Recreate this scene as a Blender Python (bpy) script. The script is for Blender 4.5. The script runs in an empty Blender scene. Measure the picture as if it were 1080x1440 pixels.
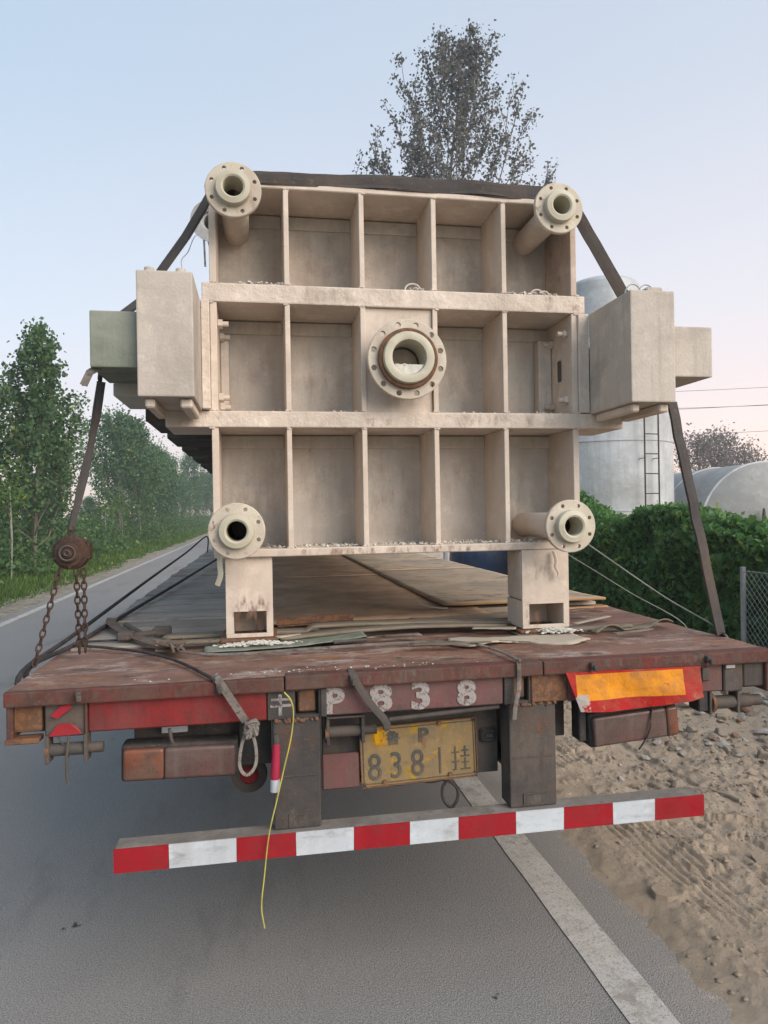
import bpy, bmesh, math, random
import numpy as np
from mathutils import Vector, Matrix

R = math.radians
random.seed(7)
rng = np.random.default_rng(11)
SC = bpy.context.scene
COL = SC.collection

# ------------------------------------------------------------------ camera, sky, sun, exposure
CAM = Vector((-.574, -2.5, 1.75))
YAW, ROLL = R(9.93), R(.95)
cd = bpy.data.cameras.new('camera')
cam = bpy.data.objects.new('camera', cd)
COL.objects.link(cam)
fw = Vector((math.sin(YAW), math.cos(YAW), 0))
r0 = Vector((math.cos(YAW), -math.sin(YAW), 0))
u0 = Vector((0, 0, 1))
rr = r0 * math.cos(ROLL) - u0 * math.sin(ROLL)
uu = r0 * math.sin(ROLL) + u0 * math.cos(ROLL)
M3 = Matrix((rr, uu, -fw)).transposed().to_4x4()
cam.matrix_world = Matrix.Translation(CAM) @ M3
cd.sensor_fit = 'VERTICAL'
cd.sensor_height = 36
cd.lens = 25.0
cd.clip_start = .02
cd.clip_end = 3000
SC.camera = cam

SUN_EL, SUN_AZ = R(30), R(142)          # azimuth measured from +Y towards +X
w = bpy.data.worlds.new('World')
SC.world = w
w.use_nodes = True
nt = w.node_tree
nt.nodes.clear()
out = nt.nodes.new('ShaderNodeOutputWorld')
bg = nt.nodes.new('ShaderNodeBackground')
sky = nt.nodes.new('ShaderNodeTexSky')
sky.sky_type = 'NISHITA'
sky.sun_disc = False
sky.sun_elevation = SUN_EL
sky.sun_rotation = SUN_AZ
sky.altitude = 30
sky.air_density = 1.0
sky.dust_density = 1.2
sky.ozone_density = 2.0
bg.inputs['Strength'].default_value = .115
# thin high veil of evening haze: mixes a pale lilac / peach gradient with the physical sky
tc = nt.nodes.new('ShaderNodeTexCoord')
sep = nt.nodes.new('ShaderNodeSeparateXYZ')
nt.links.new(tc.outputs['Generated'], sep.inputs[0])
ramp = nt.nodes.new('ShaderNodeValToRGB')
e = ramp.color_ramp.elements
e[0].position = 0.0; e[0].color = (5.2, 4.4, 3.95, 1)
e[1].position = 1.0; e[1].color = (2.0, 3.0, 4.2, 1)
for p, c in ((.10, (4.7, 4.6, 4.7)), (.25, (3.7, 4.4, 5.0)), (.5, (2.75, 3.7, 4.6))):
    q = e.new(p); q.color = (*c, 1)
nt.links.new(sep.outputs['Z'], ramp.inputs[0])
mx = nt.nodes.new('ShaderNodeMix'); mx.data_type = 'RGBA'
mx.inputs[0].default_value = .80
nt.links.new(sky.outputs[0], mx.inputs[6])
nt.links.new(ramp.outputs[0], mx.inputs[7])
# the glow side of the dusk sky is towards +X
gd = nt.nodes.new('ShaderNodeVectorMath'); gd.operation = 'DOT_PRODUCT'
gd.inputs[1].default_value = (.85, .53, 0)
nt.links.new(tc.outputs['Generated'], gd.inputs[0])
gm = nt.nodes.new('ShaderNodeMapRange'); gm.inputs[1].default_value = -.2; gm.inputs[2].default_value = 1.0
nt.links.new(gd.outputs['Value'], gm.inputs[0])
gx = nt.nodes.new('ShaderNodeMix'); gx.data_type = 'RGBA'; gx.blend_type = 'MULTIPLY'
gx.inputs[7].default_value = (1.42, 1.12, 1.0, 1)
nt.links.new(gm.outputs[0], gx.inputs[0]); nt.links.new(mx.outputs[2], gx.inputs[6])
nt.links.new(gx.outputs[2], bg.inputs['Color'])
nt.links.new(bg.outputs[0], out.inputs[0])

sl = bpy.data.lights.new('sun', 'SUN')
sl.energy = 2.3
sl.angle = R(50)
sl.color = (1.0, .885, .775)
so = bpy.data.objects.new('sun', sl)
COL.objects.link(so)
sdir = Vector((math.sin(SUN_AZ) * math.cos(SUN_EL), math.cos(SUN_AZ) * math.cos(SUN_EL), math.sin(SUN_EL)))
so.rotation_euler = sdir.to_track_quat('Z', 'Y').to_euler()
so.location = (20, -10, 20)
SC.view_settings.view_transform = 'Standard'
SC.view_settings.look = 'None'
SC.view_settings.exposure = 0.82
SC.view_settings.gamma = 1.0
SC.view_settings.use_curve_mapping = False

# ------------------------------------------------------------------ materials
class N:
    def __init__(s, name):
        s.m = bpy.data.materials.new(name); s.m.use_nodes = True
        s.t = s.m.node_tree; s.b = s.t.nodes['Principled BSDF']
        s.tc = s.t.nodes.new('ShaderNodeTexCoord')
    def mapping(s, sc=(1, 1, 1), rot=(0, 0, 0), src='Object'):
        m = s.t.nodes.new('ShaderNodeMapping')
        m.inputs['Scale'].default_value = sc; m.inputs['Rotation'].default_value = rot
        s.t.links.new(s.tc.outputs[src], m.inputs[0]); return m.outputs[0]
    def noise(s, scale, detail=6, rough=.6, vec=None, dist=0):
        n = s.t.nodes.new('ShaderNodeTexNoise')
        n.inputs['Scale'].default_value = scale; n.inputs['Detail'].default_value = detail
        n.inputs['Roughness'].default_value = rough; n.inputs['Distortion'].default_value = dist
        s.t.links.new(vec if vec is not None else s.tc.outputs['Object'], n.inputs['Vector'])
        return n.outputs['Fac']
    def vor(s, scale, feature='F1', vec=None, out='Distance'):
        n = s.t.nodes.new('ShaderNodeTexVoronoi'); n.feature = feature
        n.inputs['Scale'].default_value = scale
        s.t.links.new(vec if vec is not None else s.tc.outputs['Object'], n.inputs['Vector'])
        return n.outputs[out]
    def rng(s, v, a, b, c=0, d=1):
        n = s.t.nodes.new('ShaderNodeMapRange')
        n.inputs[1].default_value = a; n.inputs[2].default_value = b
        n.inputs[3].default_value = c; n.inputs[4].default_value = d
        s.t.links.new(v, n.inputs[0]); return n.outputs[0]
    def mix(s, f, a, b):
        n = s.t.nodes.new('ShaderNodeMix'); n.data_type = 'RGBA'
        for i, v in ((0, f), (6, a), (7, b)):
            if isinstance(v, tuple): n.inputs[i].default_value = (*v[:3], 1)
            elif isinstance(v, (int, float)): n.inputs[i].default_value = v
            else: s.t.links.new(v, n.inputs[i])
        return n.outputs[2]
    def math(s, op, a, b=0.0):
        n = s.t.nodes.new('ShaderNodeMath'); n.operation = op
        for i, v in ((0, a), (1, b)):
            if isinstance(v, (int, float)): n.inputs[i].default_value = v
            else: s.t.links.new(v, n.inputs[i])
        return n.outputs[0]
    def color(s, c): 
        if isinstance(c, tuple): s.b.inputs['Base Color'].default_value = (*c, 1)
        else: s.t.links.new(c, s.b.inputs['Base Color'])
    def bump(s, h, strength=.3, dist=.01, prev=None):
        n = s.t.nodes.new('ShaderNodeBump')
        n.inputs['Strength'].default_value = strength; n.inputs['Distance'].default_value = dist
        s.t.links.new(h, n.inputs['Height'])
        if prev is not None: s.t.links.new(prev, n.inputs['Normal'])
        s.t.links.new(n.outputs[0], s.b.inputs['Normal']); return n.outputs[0]
    def rough(s, v):
        if isinstance(v, (int, float)): s.b.inputs['Roughness'].default_value = v
        else: s.t.links.new(v, s.b.inputs['Roughness'])
    def spec(s, v): s.b.inputs['Specular IOR Level'].default_value = v
    def metal(s, v): s.b.inputs['Metallic'].default_value = v

MATS = {}
def paint(name, base, second, rust=(.16, .065, .03), rust_lo=.66, rust_hi=.74, streak=.35, dirt=(.12, .09, .07),
          rough=.65, bump=.25, scale=1.0, spec=.3, metal=0.0, chip=None, lumps=0.0):
    m = N(name)
    a = m.rng(m.noise(3.0 * scale, 9, .68), .38, .62)
    c = m.mix(a, base, second)
    light = tuple(min(.8, x * 1.16) for x in base)
    c = m.mix(m.math('MULTIPLY', m.rng(m.noise(8 * scale, 7, .7), .52, .64), .7), c, light)
    g1 = m.noise(1.9 * scale, 10, .72, dist=.4)
    c = m.mix(m.math('MULTIPLY', m.rng(g1, .48, .64), min(1, streak * 1.3)), c, dirt)
    sv = m.noise(14 * scale, 6, .65, m.mapping((1, 1, .07)))
    c = m.mix(m.math('MULTIPLY', m.rng(sv, .50, .68), streak), c, dirt)
    sh = m.noise(20 * scale, 5, .65, m.mapping((.15, 1, 1)))
    c = m.mix(m.math('MULTIPLY', m.rng(sh, .60, .68), streak * .5), c, light)
    sp = m.rng(m.noise(85 * scale, 4, .75), .58, .68)
    c = m.mix(m.math('MULTIPLY', sp, .45), c, dirt)
    rm = m.rng(m.noise(5.5 * scale, 10, .74, dist=.4), rust_lo - .055, rust_hi - .07)
    c = m.mix(rm, c, m.mix(m.noise(60 * scale), rust, tuple(x * .4 for x in rust)))
    fr = m.rng(m.noise(34 * scale, 7, .78), rust_lo - .01, rust_lo + .03)
    c = m.mix(fr, c, rust)
    if chip:
        c = m.mix(m.rng(m.noise(26 * scale, 6, .7), chip[1] - .05, chip[1] - .02), c, chip[0])
    m.color(c)
    m.rough(m.rng(m.noise(15 * scale), .3, .7, rough - .1, min(1, rough + .15)))
    m.spec(spec); m.metal(metal)
    b1 = m.bump(m.noise(70 * scale, 6, .7), bump, .004)
    if lumps:
        hgt = m.math('MULTIPLY', m.noise(30 * scale, 6, .8), m.rng(m.noise(4.5, 5, .6), .42, .62))
        m.bump(hgt, lumps, .014, b1)
    MATS[name] = m.m
    return m.m

paint('beige_paint', (.60, .515, .435), (.53, .45, .375), streak=.16, dirt=(.33, .25, .19), rust_lo=.71, rust_hi=.8, bump=.3, rust=(.33, .19, .12))
paint('beige_paint_lumpy', (.63, .545, .465), (.56, .475, .40), streak=.18, dirt=(.35, .26, .2), rust_lo=.70, rust_hi=.80, bump=.6, lumps=.75, rust=(.34, .17, .09))
paint('beige_dusty', (.56, .495, .43), (.47, .45, .41), streak=.3, dirt=(.31, .225, .17), rust_lo=.72, rust_hi=.9, bump=.3)
paint('beige_rusty_edge', (.50, .41, .34), (.40, .30, .24), streak=.35, dirt=(.26, .18, .13), rust_lo=.64, rust_hi=.76, bump=.5)
paint('box_paint', (.49, .435, .375), (.44, .395, .345), streak=.5, dirt=(.30, .265, .23), rust_lo=.78, rust_hi=.9, bump=.6, scale=1.3)
paint('green_grey_paint', (.17, .19, .145), (.14, .16, .12), streak=.5, dirt=(.30, .31, .26), rust_lo=.76, rust_hi=.9, bump=.35)
paint('flange_paint', (.53, .485, .39), (.45, .39, .32), streak=.2, dirt=(.3, .22, .17), rust_lo=.66, rust_hi=.74, rust=(.30, .17, .14), bump=.4)
paint('plastic_liner', (.46, .43, .335), (.39, .36, .275), streak=.1, dirt=(.4, .36, .24), rust_lo=.8, rust_hi=.95, rough=.45, bump=.15, spec=.45)
paint('rust_metal', (.085, .048, .035), (.14, .078, .053), rust=(.19, .09, .045), rust_lo=.5, rust_hi=.7, bump=.7, rough=.8)
paint('dark_metal', (.045, .042, .040), (.085, .075, .066), rust=(.13, .08, .05), rust_lo=.58, rust_hi=.75, bump=.5, rough=.7)
paint('post_metal', (.062, .055, .050), (.105, .085, .070), rust=(.11, .066, .045), rust_lo=.60, rust_hi=.78, bump=.6, rough=.75, streak=.6, dirt=(.035, .034, .036))
paint('dusty_steel', (.24, .22, .20), (.16, .145, .13), rust=(.16, .09, .06), bump=.5, rough=.85)
paint('hoist_rust', (.034, .021, .017), (.055, .031, .023), rust=(.085, .042, .026), rust_lo=.55, rust_hi=.7, bump=.7, rough=.85, scale=3)
paint('red_paint', (.22, .016, .016), (.13, .02, .018), rust=(.10, .05, .042), rust_lo=.62, rust_hi=.78, bump=.4, streak=.5, dirt=(.13, .05, .045), rough=.55)
paint('red_paint_worn', (.135, .036, .030), (.085, .045, .036), rust=(.10, .062, .05), rust_lo=.54, rust_hi=.68, bump=.5, streak=.6, dirt=(.11, .075, .06), rough=.75, chip=((.19, .022, .02), .67), spec=.15)
paint('red_panel_dusty', (.155, .062, .060), (.115, .060, .058), rust=(.13, .088, .08), rust_lo=.6, rust_hi=.74, bump=.5, streak=.6, dirt=(.12, .085, .07), rough=.8)
paint('black_rubber', (.022, .022, .023), (.04, .038, .036), rust=(.09, .08, .07), rust_lo=.6, rust_hi=.8, rough=.7)
paint('galvanised', (.42, .43, .43), (.34, .35, .36), rust_lo=.75, rust_hi=.9, metal=.3, rough=.5)
paint('tank_white', (.45, .475, .49), (.40, .425, .445), rust_lo=.72, rust_hi=.85, scale=.5, streak=.45, dirt=(.25, .25, .235), rough=.4, bump=.1)
paint('tank_grey', (.30, .31, .30), (.23, .235, .235), rust=(.3, .26, .21), rust_lo=.6, rust_hi=.85, scale=.6, streak=.5, dirt=(.25, .25, .24), rough=.5, bump=.2)
paint('blue_plastic', (.03, .06, .13), (.02, .045, .10), rust_lo=.9, rust_hi=.99, rough=.35, bump=.1)
paint('stripe_red', (.29, .007, .014), (.24, .009, .014), rust_lo=.8, rust_hi=.9, streak=.25, dirt=(.2, .03, .03), rough=.4, bump=.15)
paint('stripe_white', (.50, .54, .57), (.43, .465, .50), rust=(.3, .28, .26), rust_lo=.76, rust_hi=.9, streak=.35, dirt=(.35, .34, .33), rough=.45, bump=.15)
paint('pink_reflector', (.40, .012, .055), (.32, .012, .045), rust_lo=.8, rust_hi=.9, streak=.1, rough=.4)
paint('number_yellow', (.25, .165, .065), (.21, .15, .075), rust=(.48, .28, .015), rust_lo=.62, rust_hi=.68, streak=.6, dirt=(.17, .13, .085), rough=.6, scale=2.2)
paint('number_ink', (.055, .056, .055), (.09, .083, .07), rust=(.2, .16, .09), rust_lo=.6, rust_hi=.75, scale=3)
paint('lamp_orange', (.19, .055, .022), (.12, .04, .022), rust=(.10, .07, .055), rust_lo=.6, rust_hi=.8, streak=.45, dirt=(.12, .08, .06), rough=.35, spec=.5, bump=.1, scale=2)
paint('lamp_dusty', (.105, .045, .038), (.085, .055, .047), rust=(.16, .03, .025), rust_lo=.64, rust_hi=.8, streak=.55, dirt=(.13, .10, .085), rough=.4, scale=2, spec=.5, bump=.12)
paint('lamp_red', (.30, .02, .025), (.2, .02, .02), rust_lo=.7, rust_hi=.8, rough=.4)
paint('webbing_dark', (.058, .054, .054), (.085, .078, .075), rust=(.12, .095, .08), rust_lo=.6, rust_hi=.8, rough=.95, bump=.6, spec=.1)
paint('webbing_brown', (.13, .10, .082), (.085, .065, .055), rust=(.17, .14, .12), rust_lo=.55, rust_hi=.75, rough=.95, bump=.6, spec=.1)
paint('webbing_grey', (.25, .23, .21), (.17, .155, .14), rust=(.1, .08, .07), rust_lo=.55, rust_hi=.75, rough=.95, bump=.6, spec=.1)
paint('rope_black', (.018, .018, .022), (.035, .033, .036), rust_lo=.9, rust_hi=.99, rough=.9)
paint('rope_white', (.27, .29, .26), (.2, .22, .2), rust_lo=.9, rust_hi=.99, rough=.9)
paint('cord_yellow', (.55, .50, .09), (.45, .42, .08), rust_lo=.9, rust_hi=.99, rough=.6)
paint('stone', (.36, .305, .245), (.27, .225, .18), rust=(.30, .23, .17), rust_lo=.6, rust_hi=.75, rough=.95, bump=.9, spec=.1, scale=3, streak=.1)
paint('stone_pale', (.45, .42, .38), (.36, .33, .29), rust=(.28, .22, .17), rust_lo=.65, rust_hi=.8, rough=.95, bump=.9, spec=.1, scale=3, streak=.1)
paint('brick_red', (.30, .14, .09), (.24, .15, .11), rust=(.3, .25, .2), rust_lo=.55, rust_hi=.7, rough=.95, bump=.9, spec=.1, scale=3, streak=.1)
paint('white_crumb', (.62, .60, .55), (.5, .48, .42), rust_lo=.8, rust_hi=.9, rough=.95, scale=4)
paint('bark', (.12, .10, .08), (.20, .18, .15), rust_lo=.8, rust_hi=.9, rough=.95, bump=.8, spec=.1)
paint('pale_bark', (.34, .33, .28), (.25, .24, .2), rust_lo=.8, rust_hi=.9, rough=.95, bump=.8, spec=.1)

def banner_mat():
    m = N('banner_tape')
    s_ = m.t.nodes.new('ShaderNodeSeparateXYZ'); m.t.links.new(m.tc.outputs['Generated'], s_.inputs[0])
    x, z = s_.outputs[0], s_.outputs[2]
    ix = m.math('MULTIPLY', m.math('GREATER_THAN', x, .07), m.math('LESS_THAN', x, .86))
    iz = m.math('MULTIPLY', m.math('GREATER_THAN', z, .30), m.math('LESS_THAN', z, .93))
    ins = m.math('MULTIPLY', ix, iz)
    yel = m.mix(m.rng(m.noise(9, 8, .7), .4, .62), (.66, .25, .012), (.48, .18, .02))
    red = m.mix(m.rng(m.noise(8), .3, .7), (.42, .014, .012), (.27, .014, .012))
    c = m.mix(ins, red, yel)
    c = m.mix(m.rng(m.noise(14, 8, .75), .60, .68), c, (.30, .20, .10))
    near = m.math('MULTIPLY', m.math('LESS_THAN', x, .16), m.math('LESS_THAN', z, .45))
    c = m.mix(m.math('MULTIPLY', near, m.rng(m.noise(20), .42, .5)), c, (.36, .33, .3))
    c = m.mix(m.math('MULTIPLY', m.rng(m.noise(5, 9, .75), .47, .62), .5), c, (.17, .10, .06))
    c = m.mix(m.rng(m.noise(24, 6, .7, m.mapping((.3, 1, 1))), .62, .66), c, (.13, .09, .06))
    m.color(c); m.rough(.6); m.spec(.15); b_ = m.bump(m.noise(9, 5, .6), .6, .02); m.bump(m.noise(40, 5, .6), .4, .005, b_)
    MATS['banner'] = m.m
banner_mat()

def flaky():
    m = N('flaky_white_paint')
    m.color(m.mix(m.noise(30), (.40, .37, .35), (.26, .22, .21)))
    a = m.rng(m.noise(40, 7, .75), .38, .50)
    m.t.links.new(m.math('MULTIPLY', a, .9), m.b.inputs['Alpha']); m.rough(.85)
    MATS['flaky_white'] = m.m
flaky()

def wood(name, c1, c2, stain, axis='x', stain_lo=.5, bump=.5, scale=1.0):
    m = N(name)
    sc = (.06, 1, 1) if axis == 'x' else (1, .06, 1)
    info = m.t.nodes.new('ShaderNodeObjectInfo')
    vec = m.mapping(sc)
    add = m.t.nodes.new('ShaderNodeVectorMath'); add.operation = 'ADD'
    m.t.links.new(vec, add.inputs[0])
    comb = m.t.nodes.new('ShaderNodeCombineXYZ')
    for i in range(3): m.t.links.new(m.math('MULTIPLY', info.outputs['Random'], 37.0), comb.inputs[i])
    m.t.links.new(comb.outputs[0], add.inputs[1])
    g = m.noise(45 * scale, 8, .7, add.outputs[0], .6)
    c = m.mix(m.rng(g, .3, .7), c1, c2)
    c = m.mix(m.rng(m.noise(2.6, 8, .7), stain_lo, stain_lo + .22), c, stain)
    c = m.mix(m.rng(m.noise(16, 5, .7), .64, .72), c, tuple(x * .35 for x in stain))
    if name == 'ply_light':
        c = m.mix(m.rng(m.noise(13, 7, .7, m.mapping((.28, 1, 1))), .565, .60), c, (.09, .06, .04))
        c = m.mix(m.rng(m.noise(1.7, 7, .7), .45, .62), c, (.27, .235, .20))
    c = m.mix(m.math('MULTIPLY', info.outputs['Random'], .45), c, tuple(x * .6 for x in c2))
    m.color(c); m.rough(.85); m.spec(.2)
    m.bump(g, bump, .006)
    MATS[name] = m.m
wood('plank_wood', (.52, .455, .39), (.21, .185, .16), (.20, .15, .12), 'x', bump=1.0)
wood('ply_brown', (.58, .40, .26), (.38, .255, .165), (.24, .155, .10), 'x', .42)
wood('ply_light', (.52, .41, .29), (.40, .315, .225), (.33, .25, .18), 'y', .5)
wood('wood_edge', (.50, .30, .15), (.35, .2, .1), (.2, .11, .06), 'x', .55)
wood('slat_grey', (.26, .22, .165), (.12, .10, .075), (.07, .058, .045), 'x', .55)
wood('board_pale', (.48, .42, .33), (.36, .31, .25), (.22, .19, .15), 'x', .55)

def deck_steel():
    m = N('deck_steel')
    n1 = m.rng(m.noise(4.6, 10, .78, m.mapping((.6, 1.3, 1)), .5), .38, .62)
    c = m.mix(n1, (.135, .062, .038), (.22, .12, .085))
    c = m.mix(m.rng(m.noise(7, 10, .78, m.mapping((.6, 1.4, 1))), .52, .62), c, (.33, .265, .225))
    c = m.mix(m.rng(m.noise(4.1, 9, .75, m.mapping((.6, 1.2, 1)), .3), .56, .66), c, (.30, .14, .06))
    c = m.mix(m.rng(m.noise(7.3, 9, .75), .60, .67), c, (.17, .05, .045))
    c = m.mix(m.rng(m.noise(13, 10, .8, m.mapping((.45, 1, 1))), .54, .62), c, (.055, .04, .034))
    c = m.mix(m.rng(m.noise(110, 3, .7), .62, .70), c, (.04, .03, .026))
    m.color(c); m.rough(.8); m.bump(m.noise(50, 8, .7), .5, .006)
    MATS['deck_steel'] = m.m
deck_steel()

def asphalt():
    m = N('asphalt')
    big = m.rng(m.noise(.55, 6, .6), .3, .7)
    c = m.mix(big, (.225, .217, .21), (.285, .27, .255))
    c = m.mix(m.rng(m.noise(185, 3, .8), .42, .58), m.mix(.6, c, (.06, .058, .056)), m.mix(.45, c, (.40, .375, .345)))
    c = m.mix(m.rng(m.vor(105), .0, .26, 1, 0), c, (.07, .067, .064))
    c = m.mix(m.math('MULTIPLY', m.rng(m.noise(1.3, 9, .7, m.mapping((1, .3, 1))), .55, .72), .5), c, (.075, .072, .07))
    c = m.mix(m.rng(m.noise(6, 5, .55), .70, .73), c, (.045, .043, .042))
    c = m.mix(m.rng(m.noise(3.2, 10, .8), .60, .70), c, (.26, .245, .225))
    # dust blown in from the dirt shoulder
    s_ = m.t.nodes.new('ShaderNodeSeparateXYZ'); m.t.links.new(m.tc.outputs['Object'], s_.inputs[0])
    d = m.math('MULTIPLY', m.rng(s_.outputs[0], .3, 1.25), m.rng(m.noise(3, 8, .7), .3, .65))
    c = m.mix(m.math('MULTIPLY', d, .45), c, (.33, .27, .205))
    d2 = m.math('ADD', m.rng(s_.outputs[0], .75, 1.25), m.rng(m.noise(22, 9, .8), .35, .65, -.5, .3))
    c = m.mix(m.rng(d2, .45, .85, 0, .9), c, (.46, .36, .265))
    m.color(c); m.rough(.82); m.spec(.35)
    b = m.bump(m.vor(165), .55, .004); m.bump(m.noise(260, 3, .8), .5, .003, b)
    MATS['asphalt'] = m.m
asphalt()

def line_mat():
    m = N('lane_paint')
    c = m.mix(m.rng(m.noise(6, 8, .7), .35, .7), (.50, .475, .43), (.38, .35, .31))
    c = m.mix(m.rng(m.noise(95, 4, .8), .52, .64), c, (.22, .205, .19))
    c = m.mix(m.rng(m.noise(4, 10, .8), .52, .62), c, (.27, .24, .205))
    c = m.mix(m.rng(m.noise(9, 10, .8), .58, .64), c, (.19, .17, .15))
    m.color(c); m.rough(.8)
    b = m.bump(m.vor(140), .35, .003); m.bump(m.noise(300, 3, .7), .4, .002, b)
    MATS['lane_paint'] = m.m
line_mat()

def dirt_mat():
    m = N('dirt')
    c = m.mix(m.rng(m.noise(1.6, 8, .65), .35, .65), (.58, .47, .365), (.46, .365, .275))
    c = m.mix(m.rng(m.noise(11, 9, .75), .42, .66), c, (.57, .455, .335))
    c = m.mix(m.rng(m.noise(26, 9, .8), .58, .70), c, (.24, .17, .12))
    c = m.mix(m.rng(m.vor(55), .0, .12, 1, 0), c, (.36, .31, .26))
    m.color(c); m.rough(.95); m.spec(.1)
    b0 = m.bump(m.noise(14, 10, .8, m.mapping((1, .45, 1))), .8, .04); b = m.bump(m.noise(45, 10, .8), .9, .02, b0); m.bump(m.noise(160, 4, .8), .6, .006, b)
    MATS['dirt'] = m.m
dirt_mat()

def verge_dirt():
    m = N('verge_dirt')
    c = m.mix(m.rng(m.noise(2.2, 9, .7), .38, .62), (.30, .265, .21), (.20, .165, .12))
    c = m.mix(m.rng(m.noise(9, 9, .75), .5, .62), c, (.36, .33, .28))
    c = m.mix(m.rng(m.noise(5, 9, .75), .56, .62), c, (.09, .12, .045))
    m.color(c); m.rough(.95); m.spec(.1); m.bump(m.noise(30, 9, .8), .9, .03)
    MATS['verge_dirt'] = m.m
verge_dirt()

def soil_green():
    m = N('verge_soil')
    c = m.mix(m.rng(m.noise(3, 8, .7), .4, .6), (.045, .075, .022), (.07, .10, .03))
    c = m.mix(m.rng(m.noise(7, 8, .7), .6, .7), c, (.14, .11, .07))
    m.color(c); m.rough(.95); m.bump(m.noise(30, 8, .8), .8, .04)
    MATS['verge_soil'] = m.m
soil_green()

def leafmat(name, a, b, c3, rough=.55, trans=.25, dead=.965):
    m = N(name)
    info = m.t.nodes.new('ShaderNodeNewGeometry')
    col = m.mix(info.outputs['Random Per Island'], a, b)
    col = m.mix(m.rng(m.noise(1.3, 4, .6), .45, .65), col, c3)
    col = m.mix(m.math('GREATER_THAN', info.outputs['Random Per Island'], dead), col, tuple(min(1, x * k_) for x, k_ in zip(b, (2.0, 1.25, .8))))
    col = m.mix(m.math('MULTIPLY', m.rng(m.noise(.9, 6, .7), .42, .58), .45), col, tuple(x * .55 for x in a))
    m.color(col); m.rough(rough); m.spec(.35)
    tr = m.t.nodes.new('ShaderNodeBsdfTranslucent')
    m.t.links.new(col, tr.inputs[0])
    ms = m.t.nodes.new('ShaderNodeMixShader'); ms.inputs[0].default_value = trans
    m.t.links.new(m.b.outputs[0], ms.inputs[1]); m.t.links.new(tr.outputs[0], ms.inputs[2])
    m.t.links.new(ms.outputs[0], m.t.nodes['Material Output'].inputs[0])
    MATS[name] = m.m
leafmat('leaf_poplar', (.060, .125, .050), (.13, .23, .09), (.085, .165, .065), trans=.35)
leafmat('leaf_far_hazed', (.075, .155, .075), (.14, .26, .12), (.105, .20, .10), trans=.35)  # paler than the near poplars: distance haze put into the leaf colour
leafmat('leaf_hazed_grey', (.11, .115, .10), (.19, .19, .17), (.16, .15, .14), trans=.3, dead=2)  # lightened grey leaves, haze over the tall tree painted into the colour
leafmat('leaf_hedge', (.07, .17, .05), (.165, .30, .085), (.11, .23, .065), trans=.42)
leafmat('leaf_weed', (.06, .12, .025), (.12, .21, .045), (.085, .16, .03))
leafmat('leaf_shrub', (.06, .13, .045), (.13, .23, .075), (.09, .17, .06), trans=.35)
leafmat('leaf_bare_hazed', (.20, .18, .165), (.28, .25, .23), (.24, .22, .2), trans=.4)  # horizon leaves lightened, with the haze of distance in their colour

def stain_mat(name, c1, c2, lo=.45, hi=.6, amt=.85, stretch=(1, 1, .35)):
    m = N(name)
    m.color(m.mix(m.noise(50), c1, c2)); m.rough(.9); m.spec(.1)
    s_ = m.t.nodes.new('ShaderNodeSeparateXYZ'); m.t.links.new(m.tc.outputs['Generated'], s_.inputs[0])
    fx = m.math('SUBTRACT', 1.0, m.math('ABSOLUTE', m.math('MULTIPLY', m.math('SUBTRACT', s_.outputs[0], .5), 2.0)))
    fz = m.math('SUBTRACT', 1.0, m.math('ABSOLUTE', m.math('MULTIPLY', m.math('SUBTRACT', s_.outputs[2], .5), 2.0)))
    f = m.math('MULTIPLY', m.rng(fx, 0, .6), m.rng(fz, 0, .5))
    n_ = m.rng(m.noise(28, 8, .75, m.mapping(stretch)), lo, hi)
    m.t.links.new(m.math('MULTIPLY', m.math('MULTIPLY', f, n_), amt), m.b.inputs['Alpha'])
    MATS[name] = m.m
stain_mat('stain_rust', (.28, .15, .09), (.17, .085, .05), .50, .64, .6)
stain_mat('stain_dark', (.06, .055, .05), (.10, .088, .08), .50, .72, .45)
stain_mat('stain_soft', (.24, .19, .155), (.29, .235, .195), .42, .75, .24, (.7, 1, .25))
stain_mat('stain_dust', (.36, .30, .25), (.28, .23, .19), .48, .70, .45)
stain_mat('stain_grime', (.10, .085, .075), (.16, .14, .12), .52, .70, .30, (.35, 1, 1))
stain_mat('stain_pink', (.32, .20, .17), (.26, .16, .13), .46, .66, .5)
stain_mat('stain_orange', (.62, .34, .01), (.5, .22, .01), .35, .5, .95)

# ------------------------------------------------------------------ helpers
def wloc(o):
    v = Vector((0, 0, 0))
    while o: v += o.location; o = o.parent
    return v

def tagk(o, label=None, cat=None, group=None, kind=None):
    if label: o['label'] = label
    if cat: o['category'] = cat
    if group: o['group'] = group
    if kind: o['kind'] = kind
    return o

def thing(name, label, cat, loc=(0, 0, 0), group=None):
    o = bpy.data.objects.new(name, None); COL.objects.link(o)
    o.location = loc; o.empty_display_size = .1
    return tagk(o, label, cat, group)

def link(name, me, parent=None, loc=(0, 0, 0)):
    o = bpy.data.objects.new(name, me); COL.objects.link(o)
    o.location = loc
    if parent: o.parent = parent
    return o

def build(name, bm, mat, parent=None, smooth=False, origin=None):
    """link a world-space bmesh as one object (vertices become local to its parent or origin)"""
    off = wloc(parent) if parent else Vector(origin or (0, 0, 0))
    if off.length > 0: bmesh.ops.translate(bm, vec=-off, verts=bm.verts)
    me = bpy.data.meshes.new(name)
    bmesh.ops.recalc_face_normals(bm, faces=bm.faces)
    bm.to_mesh(me); bm.free()
    me.materials.append(MATS[mat] if isinstance(mat, str) else mat)
    if smooth:
        for p in me.polygons: p.use_smooth = True
        me.set_sharp_from_angle(angle=R(38))
    o = link(name, me, parent, (0, 0, 0) if parent else tuple(off))
    return o

def B(): return bmesh.new()

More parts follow.
